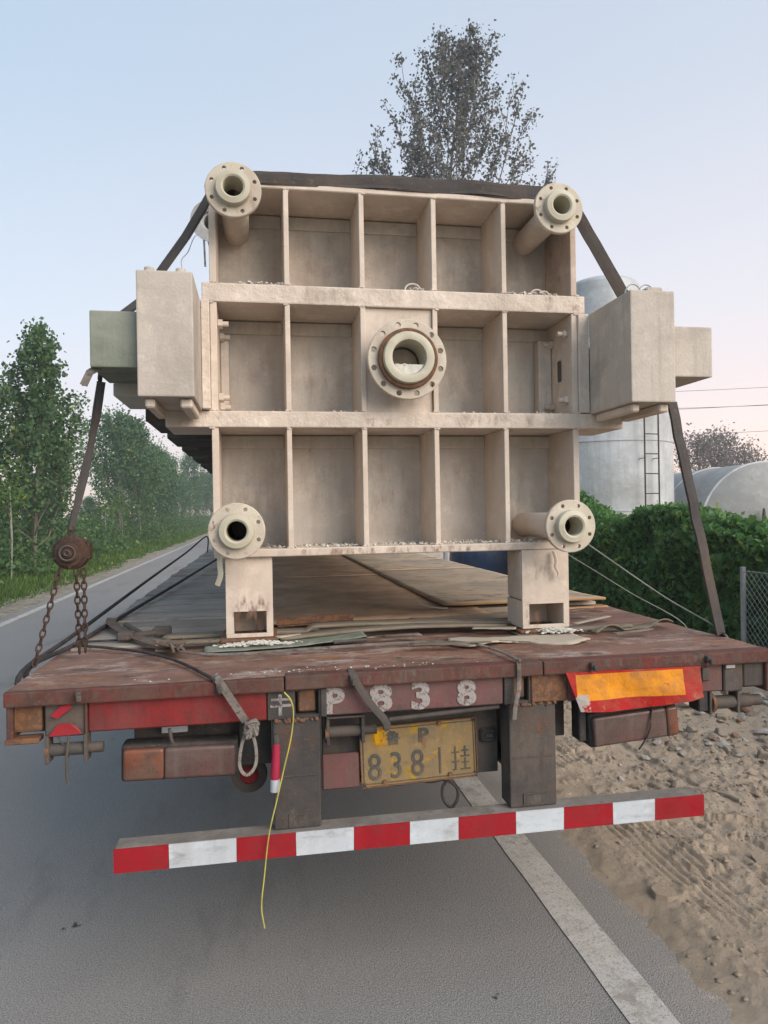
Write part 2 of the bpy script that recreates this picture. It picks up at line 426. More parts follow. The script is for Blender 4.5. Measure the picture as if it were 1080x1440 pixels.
def box(bm, x0, x1, y0, y1, z0, z1, bev=0.0, seg=1, mat=None, jit=0):
    m = Matrix.Translation(((x0 + x1) / 2, (y0 + y1) / 2, (z0 + z1) / 2)) @ Matrix.Diagonal((abs(x1 - x0), abs(y1 - y0), abs(z1 - z0), 1))
    if mat is not None: m = mat @ m
    r = bmesh.ops.create_cube(bm, size=1, matrix=m)
    vs = r['verts']
    if jit:
        for v in vs: v.co += Vector([random.uniform(-jit, jit) for _ in range(3)])
    if bev > 0:
        es = list({e for v in vs for e in v.link_edges})
        bmesh.ops.bevel(bm, geom=es, offset=bev, segments=seg, affect='EDGES', profile=.6)
    return vs

def pbox(name, parent, mat, x0, x1, y0, y1, z0, z1, bev=.003, seg=1, smooth=False):
    bm = B(); box(bm, x0, x1, y0, y1, z0, z1, bev, seg); return build(name, bm, mat, parent, smooth)

def cyl(bm, p0, p1, r, n=16, r2=None, caps=True):
    p0, p1 = Vector(p0), Vector(p1)
    d = p1 - p0
    m = Matrix.Translation((p0 + p1) / 2) @ d.to_track_quat('Z', 'Y').to_matrix().to_4x4()
    bmesh.ops.create_cone(bm, cap_ends=caps, segments=n, radius1=r, radius2=r if r2 is None else r2, depth=d.length, matrix=m)

def lathe(bm, prof, origin, axis='-y', n=40):
    """profile: list of (radius, distance along axis); the axis points to the viewer for -y"""
    o = Vector(origin); rings = []
    for (rad, t) in prof:
        ring = []
        for k in range(n):
            a = 2 * math.pi * k / n
            if axis == '-y': co = Vector((rad * math.cos(a), -t, rad * math.sin(a)))
            elif axis == 'z': co = Vector((rad * math.cos(a), rad * math.sin(a), t))
            else: co = Vector((t, rad * math.cos(a), rad * math.sin(a)))
            ring.append(bm.verts.new(o + co))
        rings.append(ring)
    for a, b in zip(rings, rings[1:]):
        for k in range(n):
            bm.faces.new((a[k], a[(k + 1) % n], b[(k + 1) % n], b[k]))
    return rings

def catmull(pts, n=8):
    pts = [Vector(p) for p in pts]
    P = [pts[0] * 2 - pts[1]] + pts + [pts[-1] * 2 - pts[-2]]
    o = []
    for i in range(1, len(P) - 2):
        for k in range(n):
            t = k / n
            a, b, c, d = P[i - 1], P[i], P[i + 1], P[i + 2]
            o.append(.5 * ((2 * b) + (c - a) * t + (2 * a - 5 * b + 4 * c - d) * t * t + (3 * b - a - 3 * c + d) * t ** 3))
    o.append(pts[-1]); return o

def tube(bm, pts, r, n=8, taper=None):
    pts = [Vector(p) for p in pts]
    rings = []; up = Vector((0, 0, 1)); prev = None
    for i, p in enumerate(pts):
        t = (pts[min(i + 1, len(pts) - 1)] - pts[max(i - 1, 0)]).normalized()
        if prev is None:
            s = t.cross(up); s = s.normalized() if s.length > 1e-3 else Vector((1, 0, 0))
        else:
            s = (prev - t * prev.dot(t)).normalized()
        prev = s; q = t.cross(s)
        rad = r if taper is None else r + (taper - r) * i / (len(pts) - 1)
        rings.append([bm.verts.new(p + (s * math.cos(2 * math.pi * k / n) + q * math.sin(2 * math.pi * k / n)) * rad) for k in range(n)])
    for a, b in zip(rings, rings[1:]):
        for k in range(n): bm.faces.new((a[k], a[(k + 1) % n], b[(k + 1) % n], b[k]))
    bm.faces.new(rings[0][::-1]); bm.faces.new(rings[-1])

def ribbon(bm, pts, widths, normals, th=.004, wob=0.0):
    """flat webbing: a strip with thickness. normals = surface normal per point"""
    pts = [Vector(p) for p in pts]; n = len(pts)
    if not isinstance(widths, (list, tuple)): widths = [widths] * n
    if not isinstance(normals, list): normals = [normals] * n
    rows = []
    for i, p in enumerate(pts):
        t = (pts[min(i + 1, n - 1)] - pts[max(i - 1, 0)]).normalized()
        nn = Vector(normals[i]); s = t.cross(nn)
        s = s.normalized() if s.length > 1e-4 else Vector((1, 0, 0)); nn = s.cross(t).normalized()
        w_ = widths[i] / 2
        off = nn * random.uniform(-wob, wob)
        rows.append([bm.verts.new(p + off + s * a * w_ + nn * b * th / 2) for a, b in ((-1, -1), (-.0, -1.2), (1, -1), (1, 1), (0, 1.4), (-1, 1))])
    for a, b in zip(rows, rows[1:]):
        for k in range(6): bm.faces.new((a[k], a[(k + 1) % 6], b[(k + 1) % 6], b[k]))
    bm.faces.new(rows[0][::-1]); bm.faces.new(rows[-1])

def lerp(a, b, n): return [Vector(a).lerp(Vector(b), i / n) for i in range(n + 1)]

def np_mesh(name, V, F, mat, smooth=False):
    """V (n,3), F (m,k) constant polygon size"""
    me = bpy.data.meshes.new(name)
    me.vertices.add(len(V)); me.vertices.foreach_set('co', V.astype(np.float32).ravel())
    k = F.shape[1]
    me.loops.add(F.size); me.loops.foreach_set('vertex_index', F.astype(np.int32).ravel())
    me.polygons.add(len(F)); me.polygons.foreach_set('loop_start', np.arange(0, F.size, k, dtype=np.int32))
    me.polygons.foreach_set('loop_total', np.full(len(F), k, dtype=np.int32))
    if smooth: me.polygons.foreach_set('use_smooth', np.ones(len(F), dtype=bool))
    me.materials.append(MATS[mat]); me.update(calc_edges=True); me.validate()
    return me

def leaves(centers, size, var=.35, droop=.0, flat=0.0, aspect=.75):
    """one pointed four-cornered leaf per centre, random tilt"""
    n = len(centers)
    a = rng.normal(size=(n, 3)); a[:, 2] -= droop
    a /= np.linalg.norm(a, axis=1, keepdims=True)
    b = rng.normal(size=(n, 3)); b -= (b * a).sum(1, keepdims=True) * a
    b /= np.linalg.norm(b, axis=1, keepdims=True)
    nn = np.cross(a, b)
    s = size * (1 + var * rng.uniform(-1, 1, n))[:, None]
    c = centers
    V = np.stack([c - a * s * .5, c + b * s * .5 * aspect - a * s * .08 + nn * s * .08, c + a * s * .55, c - b * s * .5 * aspect - a * s * .08 + nn * s * .08], 1).reshape(-1, 3)
    F = np.arange(n * 4).reshape(n, 4)
    return V, F

def vnoise(x, y, seed=0):
    xi = np.floor(x).astype(np.int64); yi = np.floor(y).astype(np.int64)
    xf = x - xi; yf = y - yi
    def h(i, j):
        n = (i * 374761393 + j * 668265263 + seed * 982451653) & 0xffffffff
        n = ((n ^ (n >> 13)) * 1274126177) & 0xffffffff
        return ((n ^ (n >> 16)) & 0xffff) / 65535.0
    u = xf * xf * (3 - 2 * xf); v = yf * yf * (3 - 2 * yf)
    return (h(xi, yi) * (1 - u) + h(xi + 1, yi) * u) * (1 - v) + (h(xi, yi + 1) * (1 - u) + h(xi + 1, yi + 1) * u) * v
def fbm(x, y, f, o=5, g=.5, seed=0):
    s = 0; a = 1; t = 0
    for i in range(o):
        s = s + a * (vnoise(x * f, y * f, seed + i) - .5); t += a; a *= g; f *= 2.03
    return s / t
def sstep(x, a, b):
    t = np.clip((x - a) / (b - a), 0, 1); return t * t * (3 - 2 * t)

def text_obj(name, s, size, loc, mat, parent, rot=(R(90), 0, 0), sx=1.0, ext=.0015, offset=0.0):
    cu = bpy.data.curves.new(name, 'FONT')
    cu.body = s; cu.size = size; cu.extrude = ext; cu.offset = offset
    cu.align_x = 'CENTER'; cu.align_y = 'CENTER'; cu.resolution_u = 4
    tmp = bpy.data.objects.new('tmp', cu); COL.objects.link(tmp)
    dg = bpy.context.evaluated_depsgraph_get()
    me = bpy.data.meshes.new_from_object(tmp.evaluated_get(dg))
    bpy.data.objects.remove(tmp); bpy.data.curves.remove(cu)
    me.materials.clear(); me.materials.append(MATS[mat])
    co = np.zeros(len(me.vertices) * 3, np.float32); me.vertices.foreach_get('co', co)
    co = co.reshape(-1, 3)
    mn, mxx = co.min(0), co.max(0); co[:, :2] -= ((mn + mxx) / 2)[:2]
    hgt = (mxx - mn)[1]; co[:, :2] *= size / max(hgt, 1e-6); co[:, 0] *= sx
    me.vertices.foreach_set('co', co.ravel()); me.name = name
    off = wloc(parent)
    o = link(name, me, parent, tuple(Vector(loc) - off)); o.rotation_euler = rot
    return o
#==STRUCTURE
# ------------------------------------------------------------------ ground, road, verges
def strip(name, x0, x1, y0, y1, z, mat, nx=2, ny=60, power=1.6):
    xs = np.linspace(x0, x1, nx); ys = y0 + (y1 - y0) * np.linspace(0, 1, ny) ** power
    X, Y = np.meshgrid(xs, ys); V = np.stack([X, Y, np.full_like(X, z)], -1).reshape(-1, 3)
    i = np.arange(ny - 1)[:, None] * nx + np.arange(nx - 1)[None]
    F = np.stack([i, i + 1, i + nx + 1, i + nx], -1).reshape(-1, 4)
    return tagk(link(name, np_mesh(name, V, F, mat)), kind='structure')

strip('ground', -700, 700, -300, 1500, -.06, 'verge_soil', 8, 8)
road = strip('road', -5.15, 1.5, -12, 420, 0, 'asphalt')

def line(name, x0, x1, y0, y1):
    n = 500; ys = y0 + (y1 - y0) * np.linspace(0, 1, n) ** 2
    a = x0 + rng.normal(0, .0013, n); b = x1 + rng.normal(0, .0013, n)
    V = np.concatenate([np.stack([a, ys, np.full(n, .004)], 1), np.stack([b, ys, np.full(n, .004)], 1)])
    i = np.arange(n - 1); F = np.stack([i, i + n, i + n + 1, i + 1], 1)
    tagk(link(name, np_mesh(name, V, F, 'lane_paint')), kind='structure')
line('road_edge_line_right', .635, .80, -8, 300)
line('road_edge_line_left', -4.85, -4.70, -8, 400)

def terrain(name, xs, ys, fn, mat):
    X, Y = np.meshgrid(xs, ys); Z = fn(X, Y)
    V = np.stack([X, Y, Z], -1).reshape(-1, 3); nx, ny = len(xs), len(ys)
    i = np.arange(ny - 1)[:, None] * nx + np.arange(nx - 1)[None]
    F = np.stack([i, i + 1, i + nx + 1, i + nx], -1).reshape(-1, 4)
    return tagk(link(name, np_mesh(name, V, F, mat, True)), kind='structure')

def dirt_h(X, Y):
    z = -.018 + .05 * sstep(X + fbm(X, Y, 1.6, 6, .6, 3) * .26 + fbm(X, Y, 9, 4, .6, 13) * .12, .86, 1.26)
    z = z + fbm(X, Y, .9, 6, .55, 1) * .09 * sstep(X, 1.1, 2.2)
    z = z + np.abs(fbm(X, Y, 3.2, 5, .6, 9)) * .10 * sstep(X, 1.3, 2.4)
    # tyre tread grooves running with the road
    u = X - 1.30 - .02 * np.sin(Y * .9); g = np.clip(np.sin((u + .008 * np.sin(Y * 3)) * 2 * np.pi / .042) - .25, 0, 1) * (.5 + vnoise(X * 5, Y * 5, 77))
    m = sstep(u, -.12, -.06) * (1 - sstep(u, .26, .33)) * sstep(fbm(X, Y, 2.2, 4, .5, 21), -.10, .05)
    z = z - g * .012 * m
    u2 = X - .10 * Y - 1.75; g2 = np.clip(np.sin(u2 * 2 * np.pi / .07), -.3, 1)
    m2 = sstep(u2, -.2, -.1) * (1 - sstep(u2, .12, .2)) * sstep(fbm(X, Y, 1.9, 4, .5, 33), -.02, .1)
    z = z - g2 * .012 * m2
    # cracked, flaking crust: terraced low slabs
    cr = fbm(X * .8 + .5 * Y, Y, 2.6, 5, .6, 44); z = z + .026 * sstep(cr, .05, .062) * sstep(X, 1.25, 1.6)
    rdg = 1 - np.abs(fbm(X, Y * .7, 4.5, 6, .62, 61)) * 5
    z = z + np.clip(rdg, 0, 1) ** 3 * .016 * sstep(X, 1.0, 1.25)
    z = z + np.abs(fbm(X, Y, 11, 4, .7, 71)) * .045 * sstep(X, 1.0, 1.25) * (.35 + sstep(fbm(X, Y, 1.1, 3, .5, 72), -.05, .12))
    c2 = fbm(X * 1.1, Y * .6 + X * .4, 3.4, 5, .62, 91); z = z - .020 * sstep(c2, .07, .085) * sstep(X, 1.4, 1.8)
    # rubble heap to the right of the trailer
    h = np.exp(-((X - 4.0) / 1.3) ** 2 - ((Y - 4.4) / 1.7) ** 2) * .10
    h = h + np.exp(-((X - 2.9) / .7) ** 2 - ((Y - 3.2) / .6) ** 2) * .13
    z = z + h * (1 + fbm(X, Y, 3.1, 5, .6, 5) * 1.6)
    return z
xs = np.concatenate([np.arange(.95, 2.6, .014), np.arange(2.6, 6.2, .04), np.linspace(6.3, 30, 30)])
ys = np.concatenate([np.linspace(-6, -1.2, 30), np.arange(-1.1, 3.6, .018), np.arange(3.6, 7, .04), np.linspace(7.2, 60, 130)])
terrain('dirt_shoulder', xs, ys, dirt_h, 'dirt')

def verge_h(X, Y):
    z = -.02 + .05 * sstep(-X + fbm(X, Y, .8, 4, .5, 8) * .3, 4.85, 5.2) + fbm(X, Y, .8, 5, .55, 2) * .12 * sstep(-X, 5, 6)
    return z
xs = np.linspace(-6.4, -4.8, 50)
ys = np.concatenate([np.linspace(-4, 6, 20), np.arange(6, 40, .12), np.linspace(40.5, 250, 150)])
terrain('verge_dirt', xs, ys, verge_h, 'verge_dirt')
xs = np.linspace(-30, -6.38, 40)
ys = np.linspace(-4, 250, 200)
terrain('verge', xs, ys, lambda X, Y: .04 + fbm(X, Y, .4, 4, .5, 2) * .25, 'verge_soil')

# ------------------------------------------------------------------ trees
def grow(height, spread, nb, nl, leafs, seed, up=.9, base=.12, sparse=.16, shoots=(), trunk_r=None, twig=.012, topthin=1.0, power=.8):
    """returns (wood mesh arrays via bmesh, leaf centres). Poplar habit: boughs ascend steeply"""
    rd = random.Random(seed); bm = B(); cents = []
    tr = trunk_r or height * .011
    lean = Vector((rd.uniform(-.02, .02), rd.uniform(-.02, .02), 1))
    trunk = [Vector((lean.x * h + .015 * height * math.sin(h * .5 + seed), lean.y * h, h)) for h in [height * i / 12 for i in range(13)]]
    tube(bm, trunk, tr, 8, tr * .12)
    def at(h):
        f = max(0, min(.999, h / height)) * 12; i = int(f); return trunk[i].lerp(trunk[i + 1], f - i)
    for k in range(nb):
        fr = base + (1 - base) * ((k + rd.random() * .6) / nb)
        a = k * 2.4 + rd.uniform(-.5, .5)
        L = spread * (1 - fr) ** power * rd.uniform(.75, 1.2) * 1.25 + spread * .16
        d = Vector((math.cos(a), math.sin(a), 0)); p = at(fr * height); pts = [p]
        for s in range(1, 7):
            t = s / 6
            pts.append(p + d * L * .55 * (t ** .75) + Vector((0, 0, 1)) * L * up * t ** 1.25 + Vector((rd.uniform(-1, 1), rd.uniform(-1, 1), 0)) * L * .03)
        tube(bm, pts, max(twig, tr * .30 * (1 - fr) + .006), 5, twig * .35)
        nt_ = 7
        for q in range(nt_):
            t = .2 + .8 * (q + rd.random()) / nt_
            i = min(5, int(t * 6)); b0 = pts[i].lerp(pts[i + 1], t * 6 - i) if i < 6 else pts[-1]
            aa = a + rd.uniform(-1.3, 1.3); l2 = L * rd.uniform(.18, .34) * (1.15 - t * .5)
            e_ = b0 + Vector((math.cos(aa) * .6, math.sin(aa) * .6, .75)) * l2
            tube(bm, [b0, b0.lerp(e_, .5) + Vector((0, 0, -.03 * l2)), e_], twig * .55, 4, twig * .25)
            m_ = int(nl / (nb * nt_) * (1.25 - .6 * fr * topthin))
            tt = rng.uniform(.05, 1.1, m_)[:, None]
            c = np.array(b0)[None] * (1 - tt) + np.array(e_)[None] * tt + rng.normal(0, 1, (m_, 3)) * sparse * (.55 + .9 * tt)
            cents.append(c)
    for (h0, dx, dy, dz) in shoots:
        p = at(h0); e_ = p + Vector((dx, dy, dz)); pts = [p.lerp(e_, t) + Vector((0, 0, -.12 * dz * math.sin(math.pi * t))) for t in (0, .2, .4, .6, .8, 1)]
        tube(bm, pts, tr * .3, 5, twig * .5)
        for q in range(16):
            t = .3 + .7 * (q + rd.random()) / 16; b0 = p.lerp(e_, t) + Vector((0, 0, -.12 * dz * math.sin(math.pi * t)))
            e2 = b0 + Vector((rd.uniform(-.5, .5), rd.uniform(-.5, .5), rd.uniform(.5, 1))) * dz * .22
            tube(bm, [b0, e2], twig * .5, 4, twig * .25)
            m_ = int(nl / (nb * 7) * .75); tt = rng.uniform(0, 1.1, m_)[:, None]
            cents.append(np.array(b0)[None] * (1 - tt) + np.array(e2)[None] * tt + rng.normal(0, 1, (m_, 3)) * sparse * .9)
    V, F = leaves(np.concatenate(cents), leafs, droop=.3)
    me = bpy.data.meshes.new('trunk'); bm.to_mesh(me); bm.free()
    return me, V, F

def make_tree(mesh_pair, loc, rot, sc, label, group=None, name='poplar_tree', cat='tree'):
    t = thing(name, label, cat, loc, group)
    t.rotation_euler = (0, 0, rot); t.scale = (sc,) * 3 if not isinstance(sc, tuple) else sc
    link('trunk', mesh_pair[0], t); link('crown', mesh_pair[1], t)
    return t

def tree_pair(bark, leaf, **kw):
    me, V, F = grow(**kw); me.materials.append(MATS[bark])
    return me, np_mesh('crown', V, F, leaf)

big = tree_pair('bark', 'leaf_hazed_grey', height=22.6, spread=6.6, nb=46, nl=15500, leafs=.145, seed=3, up=1.2, base=.28, sparse=.135, trunk_r=.22, twig=.035,
                shoots=((11, 4.3, 0, 6.6), (12.5, 3.2, .5, 8.6), (10.5, -4.3, .4, 7.2), (11, -3.7, 0, 6.4), (12, -2.3, 0, 8.8), (13, -2.9, -.5, 6.2), (10.5, -5.0, .3, 6.6), (10.8, -4.4, -.4, 7.6), (12, 5.0, .3, 5.2), (11, 4.9, .2, 3.9), (14, .9, 0, 8.6)), topthin=.4)
make_tree(big, (8.45, 28.1, 0), 0, .965, 'tall sparse poplar rising behind the strapped steel frame against the sky', name='poplar_tree')

PA = tree_pair('bark', 'leaf_poplar', height=7.6, spread=2.1, nb=30, nl=9500, leafs=.13, seed=5, up=1.25, base=.10, sparse=.12, trunk_r=.07)
PB = tree_pair('bark', 'leaf_poplar', height=6.8, spread=2.5, nb=28, nl=9500, leafs=.125, seed=8, up=1.0, base=.08, sparse=.15, trunk_r=.065)
PC = tree_pair('bark', 'leaf_far_hazed', height=7.2, spread=2.9, nb=24, nl=7000, leafs=.16, seed=13, up=1.2, base=.06, sparse=.19, trunk_r=.07)
PD = tree_pair('bark', 'leaf_far_hazed', height=6.2, spread=3.1, nb=34, nl=9000, leafs=.17, seed=17, up=.9, base=.05, sparse=.22, trunk_r=.07)
PE = tree_pair('bark', 'leaf_far_hazed', height=7.0, spread=2.4, nb=26, nl=6500, leafs=.17, seed=29, up=1.25, base=.08, sparse=.17, trunk_r=.07, topthin=1.4)
g = 'roadside poplars beyond the far lane'
make_tree(PA, (-7.15, 20.3, 0), .4, (.92, .92, .94), 'tallest roadside poplar with a pointed top at the far left of the road', g)
make_tree(PB, (-9.3, 19.6, 0), 1.9, 1.0, 'roadside poplar cut by the left edge of the photo', g)
make_tree(PB, (-8.2, 24.0, 0), 2.9, .84, 'shorter poplar just right of the pointed tall poplar', g)
make_tree(PD, (-9.6, 28.5, 0), 4.1, .52, 'low bushy poplar behind the hanging chain hoist', g)
make_tree(PC, (-8.2, 38.6, 0), 1.2, .95, 'poplar at the left end of the distant group, next to the gap of sky', g)
make_tree(PA, (-8.0, 43.5, 0), 2.3, .98, 'slim pointed poplar second from the sky gap in the distant group', g)
ORD = ('third', 'fourth', 'fifth', 'sixth', 'seventh', 'eighth', 'ninth', 'tenth', 'eleventh', 'last and farthest')
for k, (y, s_) in enumerate(((48, 1.12), (53, 1.0), (58, 1.06), (64, 1.0), (71, 1.05), (79, 1.02), (88, 1.1), (98, 1.0), (110, 1.1), (124, 1.15))):
    make_tree((PC, PE, PD)[k % 3], (-8.9 + random.uniform(-.8, .8), y, 0), k * 1.7, (s_ * .9, s_ * .9, s_ * random.uniform(.88, 1.12)), ORD[k] + ' poplar of the hazy roadside run, counted away from the gap of sky', g)
for k, (y, x) in enumerate(((36, -17), (43, -16), (52, -16), (62, -15), (75, -15), (23, -15.5))):
    make_tree(PD, (x, y, 0), k * 2.1, .50 + .05 * (k % 3), 'low tree in the second row behind the roadside poplars', 'second row of trees behind the poplars')

bare = tree_pair('bark', 'leaf_bare_hazed', height=7.4, spread=4.0, nb=34, nl=2400, leafs=.22, seed=23, up=1.0, base=.25, sparse=.35, trunk_r=.12, twig=.03)
for k, (x, y, s) in enumerate(((36, 52, .95), (39.5, 54, 1.0), (43.5, 56, .85), (52, 57, 1.05))):
    make_tree(bare, (x, y, 0), k * 1.3, s, ('leftmost thin leaved horizon tree, beside the vertical tank', 'middle thin leaved tree on the horizon above the horizontal tank', 'third thin leaved horizon tree, above the middle of the horizontal tank', 'rightmost thin leaved horizon tree at the photo edge')[k], 'trees on the right horizon', name='distant_tree')

# saplings with pale stems in the verge
for k, (x, y, h) in enumerate(((-6.9, 17.2, 2.6), (-7.3, 18.4, 2.3), (-7.8, 33, 2.2), (-7.6, 36, 2.3), (-7.5, 41, 2.2))):
    t = thing('sapling', ('pale thin sapling stem in front of the tall pointed poplar', 'thin sapling just behind the pale stem before the tall poplar', 'thin sapling right of the chain hoist on the verge', 'second thin sapling beyond the chain hoist', 'farthest thin sapling on the verge before the distant poplars')[k], 'sapling', (x, y, 0), 'sapling stems on the verge')
    bm = B(); tube(bm, [Vector((x, y, 0)), Vector((x + .04, y, h * .5)), Vector((x, y, h))], .022, 6, .01); build('trunk', bm, 'pale_bark', t)
    c = rng.normal(0, 1, (260, 3)) * (.3, .3, .35) + (0, 0, h); V, F = leaves(c, .10); link('crown', np_mesh('crown', V, F, 'leaf_weed'), t)

# undergrowth on the verge: grass and weeds nobody could count
def verge_stuff():
    n = 42000
    y = 9 + 110 * rng.random(n) ** 2.0; x = -5.45 - 3.2 * rng.random(n) ** 1.1 + fbm(y, y * 0, .6, 4) * .9
    h = (.10 + .22 * np.clip((-x - 5.6) / 2, 0, 1)) * (.5 + rng.random(n)) * (1 + np.clip(y, 0, 60) * .01)
    wd = .012 + y * .0008; an = rng.random(n) * 6.28
    lx, ly = rng.normal(0, .3, n) * h, rng.normal(0, .3, n) * h
    z0 = np.where(x > -6.4, verge_h(x, y), .04) - .02
    h = h * (.35 + .65 * sstep(-x, 5.3, 6.0))
    dx, dy = np.cos(an) * wd, np.sin(an) * wd
    V = np.stack([np.stack([x - dx, y - dy, z0], 1), np.stack([x + dx, y + dy, z0], 1), np.stack([x + lx, y + ly, z0 + h], 1)], 1).reshape(-1, 3)
    tagk(link('grass', np_mesh('grass', V, np.arange(n * 3).reshape(n, 3), 'leaf_weed')), 'green grass and weeds on the far verge of the road', 'grass', kind='stuff')
    C = []
    for k in range(1250):
        y = 9 + 120 * random.random() ** 1.9; x = -6.55 - random.random() ** .8 * 4.2 + random.uniform(-.2, .2)
        r = random.uniform(.3, .75) * (1 + y * .004); hh = random.uniform(.3, 1.0) * (1.0 + 1.3 * min(1, max(0, (-x - 6.6) / 1.8)))
        m = int(95)
        v = rng.normal(0, 1, (m, 3)); v /= np.linalg.norm(v, axis=1, keepdims=True)
        v *= (rng.random((m, 1)) ** .3); C.append(np.array([x, y, hh * .5]) + v * (r, r, hh * .62))
    C = np.concatenate(C); V, F = leaves(C, .11, .65)
    tagk(link('undergrowth', np_mesh('undergrowth', V, F, 'leaf_shrub')), 'leafy bushes and vines filling the verge under the poplars', 'undergrowth', kind='stuff')
verge_stuff()

# ------------------------------------------------------------------ hedge, chain link fence, tanks
def hedge():
    t = thing('ivy_hedge', 'thick green ivy hedge running behind the right edge of the deck', 'hedge', (4.9, 8, 0))
    def top(y): return 1.48 + .035 * (y - 4) + .10 * math.sin(y * 1.3) + .30 * math.exp(-((y - 9.6) / 1.0) ** 2)
    bm = B(); ys_ = np.linspace(-1, 17, 60); rows = []
    for y in ys_:
        h = top(y) - .22; rows.append([bm.verts.new((a, y, b)) for a, b in ((4.85, 0), (4.80, h * .6), (4.88, h), (5.15, h), (5.2, 0))])
    for a, b in zip(rows, rows[1:]):
        for k in range(4): bm.faces.new((a[k], b[k], b[k + 1], a[k + 1]))
    build('stems', bm, 'leaf_poplar', t)
    n = 85000
    y = -1 + 17.5 * rng.random(n); h = np.vectorize(top)(y)
    u = rng.random(n); s = u < .78
    zz = np.where(s, h * (1 - .995 * rng.random(n) ** 1.1), h + rng.normal(0, .05, n))
    bulge = fbm(y, zz * 1.0, 1.5, 4, .5, 4) * .65
    x = np.where(s, 4.66 - bulge + np.abs(rng.normal(0, .10, n)), 4.7 + .45 * rng.random(n))
    zz = zz + fbm(y, x, 2.2, 3, .5, 14) * .22 * (zz > h * .8)
    C = np.stack([x - 4.9, y - 8, zz], 1)
    V, F = leaves(C, .078, .75, droop=.7)
    link('leaves', np_mesh('leaves', V, F, 'leaf_hedge'), t)
hedge()

def fence():
    t = thing('chain_link_fence', 'low chain link fence with grey posts in front of the hedge at right', 'fence', (4.35, 4, 0))
    for y in (1.6, 4.12):
        bm = B(); cyl(bm, (4.35, y, -.05), (4.35, y, 1.12), .028, 12); build('post', bm, 'galvanised', t, True)
    bm = B(); y0, y1, z1 = 1.63, 4.09, 1.06; p = .075
    c = -z1
    while c < y1 - y0:
        for sg in (1, -1):
            a, b = max(0, c), min(y1 - y0, c + z1)
            if b - a > .02:
                za, zb = a - c, b - c
                if sg < 0: za, zb = z1 - za, z1 - zb
                cyl(bm, (4.35, y0 + a, za + .03), (4.35, y0 + b, zb + .03), .0023, 4, caps=False)
        c += p
    for z in (.05, 1.08): cyl(bm, (4.35, y0, z), (4.35, y1, z), .004, 6)
    o = build('wire_mesh', bm, 'galvanised', t); o['kind'] = 'stuff'
fence()

def vtank():
    cx, cy, r = 6.62, 11.5, 1.36
    t = thing('vertical_tank', 'tall pale vertical storage tank with a caged ladder line behind the hedge', 'storage tank', (cx, cy, 0))
    t['label'] = 'tall pale vertical storage tank with a ladder behind the hedge'
    H = 6.45
    bm = B(); rings = lathe(bm, [(r, 0), (r, 1.6), (r, 3.0), (r, 4.9), (r * .9, 5.05), (.78, 5.2), (.76, 5.22), (.76, H - .1)] + [(.76 * math.cos(a), H - .1 + .22 * math.sin(a)) for a in np.linspace(.2, 1.5, 8)], (cx, cy, 0), 'z', 72)
    bm.faces.new(rings[-1]); build('shell', bm, 'tank_white', t, True)
    for z in (1.7, 3.07, 4.6):
        bm = B(); lathe(bm, [(r - .01, z - .02), (r + .018, z - .015), (r + .018, z + .015), (r - .01, z + .02)], (cx, cy, 0), 'z', 72); build('seam_band', bm, 'tank_white', t, True)
    # ladder facing the road
    a = math.atan2(-2.5 - cy, -.574 - cx) + .62
    d = Vector((math.cos(a), math.sin(a), 0)); s = Vector((-d.y, d.x, 0)); c = Vector((cx, cy, 0)) + d * (r + .14)
    l = link('ladder', None, t); l.name = 'ladder'
    for sg in (-1, 1):
        bm = B(); cyl(bm, c + s * sg * .16 + Vector((0, 0, .3)), c + s * sg * .16 + Vector((0, 0, 4.9)), .016, 8); build('rail', bm, 'post_metal', l, True)
    z = .5
    while z < 4.85:
        bm = B(); cyl(bm, c - s * .16 + Vector((0, 0, z)), c + s * .16 + Vector((0, 0, z)), .011, 6); build('rung', bm, 'post_metal', l, True); z += .38
    for z in (1.2, 2.7, 4.2):
        for sg in (-1, 1):
            bm = B(); cyl(bm, c + s * sg * .16 + Vector((0, 0, z)), c + s * sg * .16 - d * .16 + Vector((0, 0, z)), .011, 6); build('bracket', bm, 'galvanised', l)
vtank()

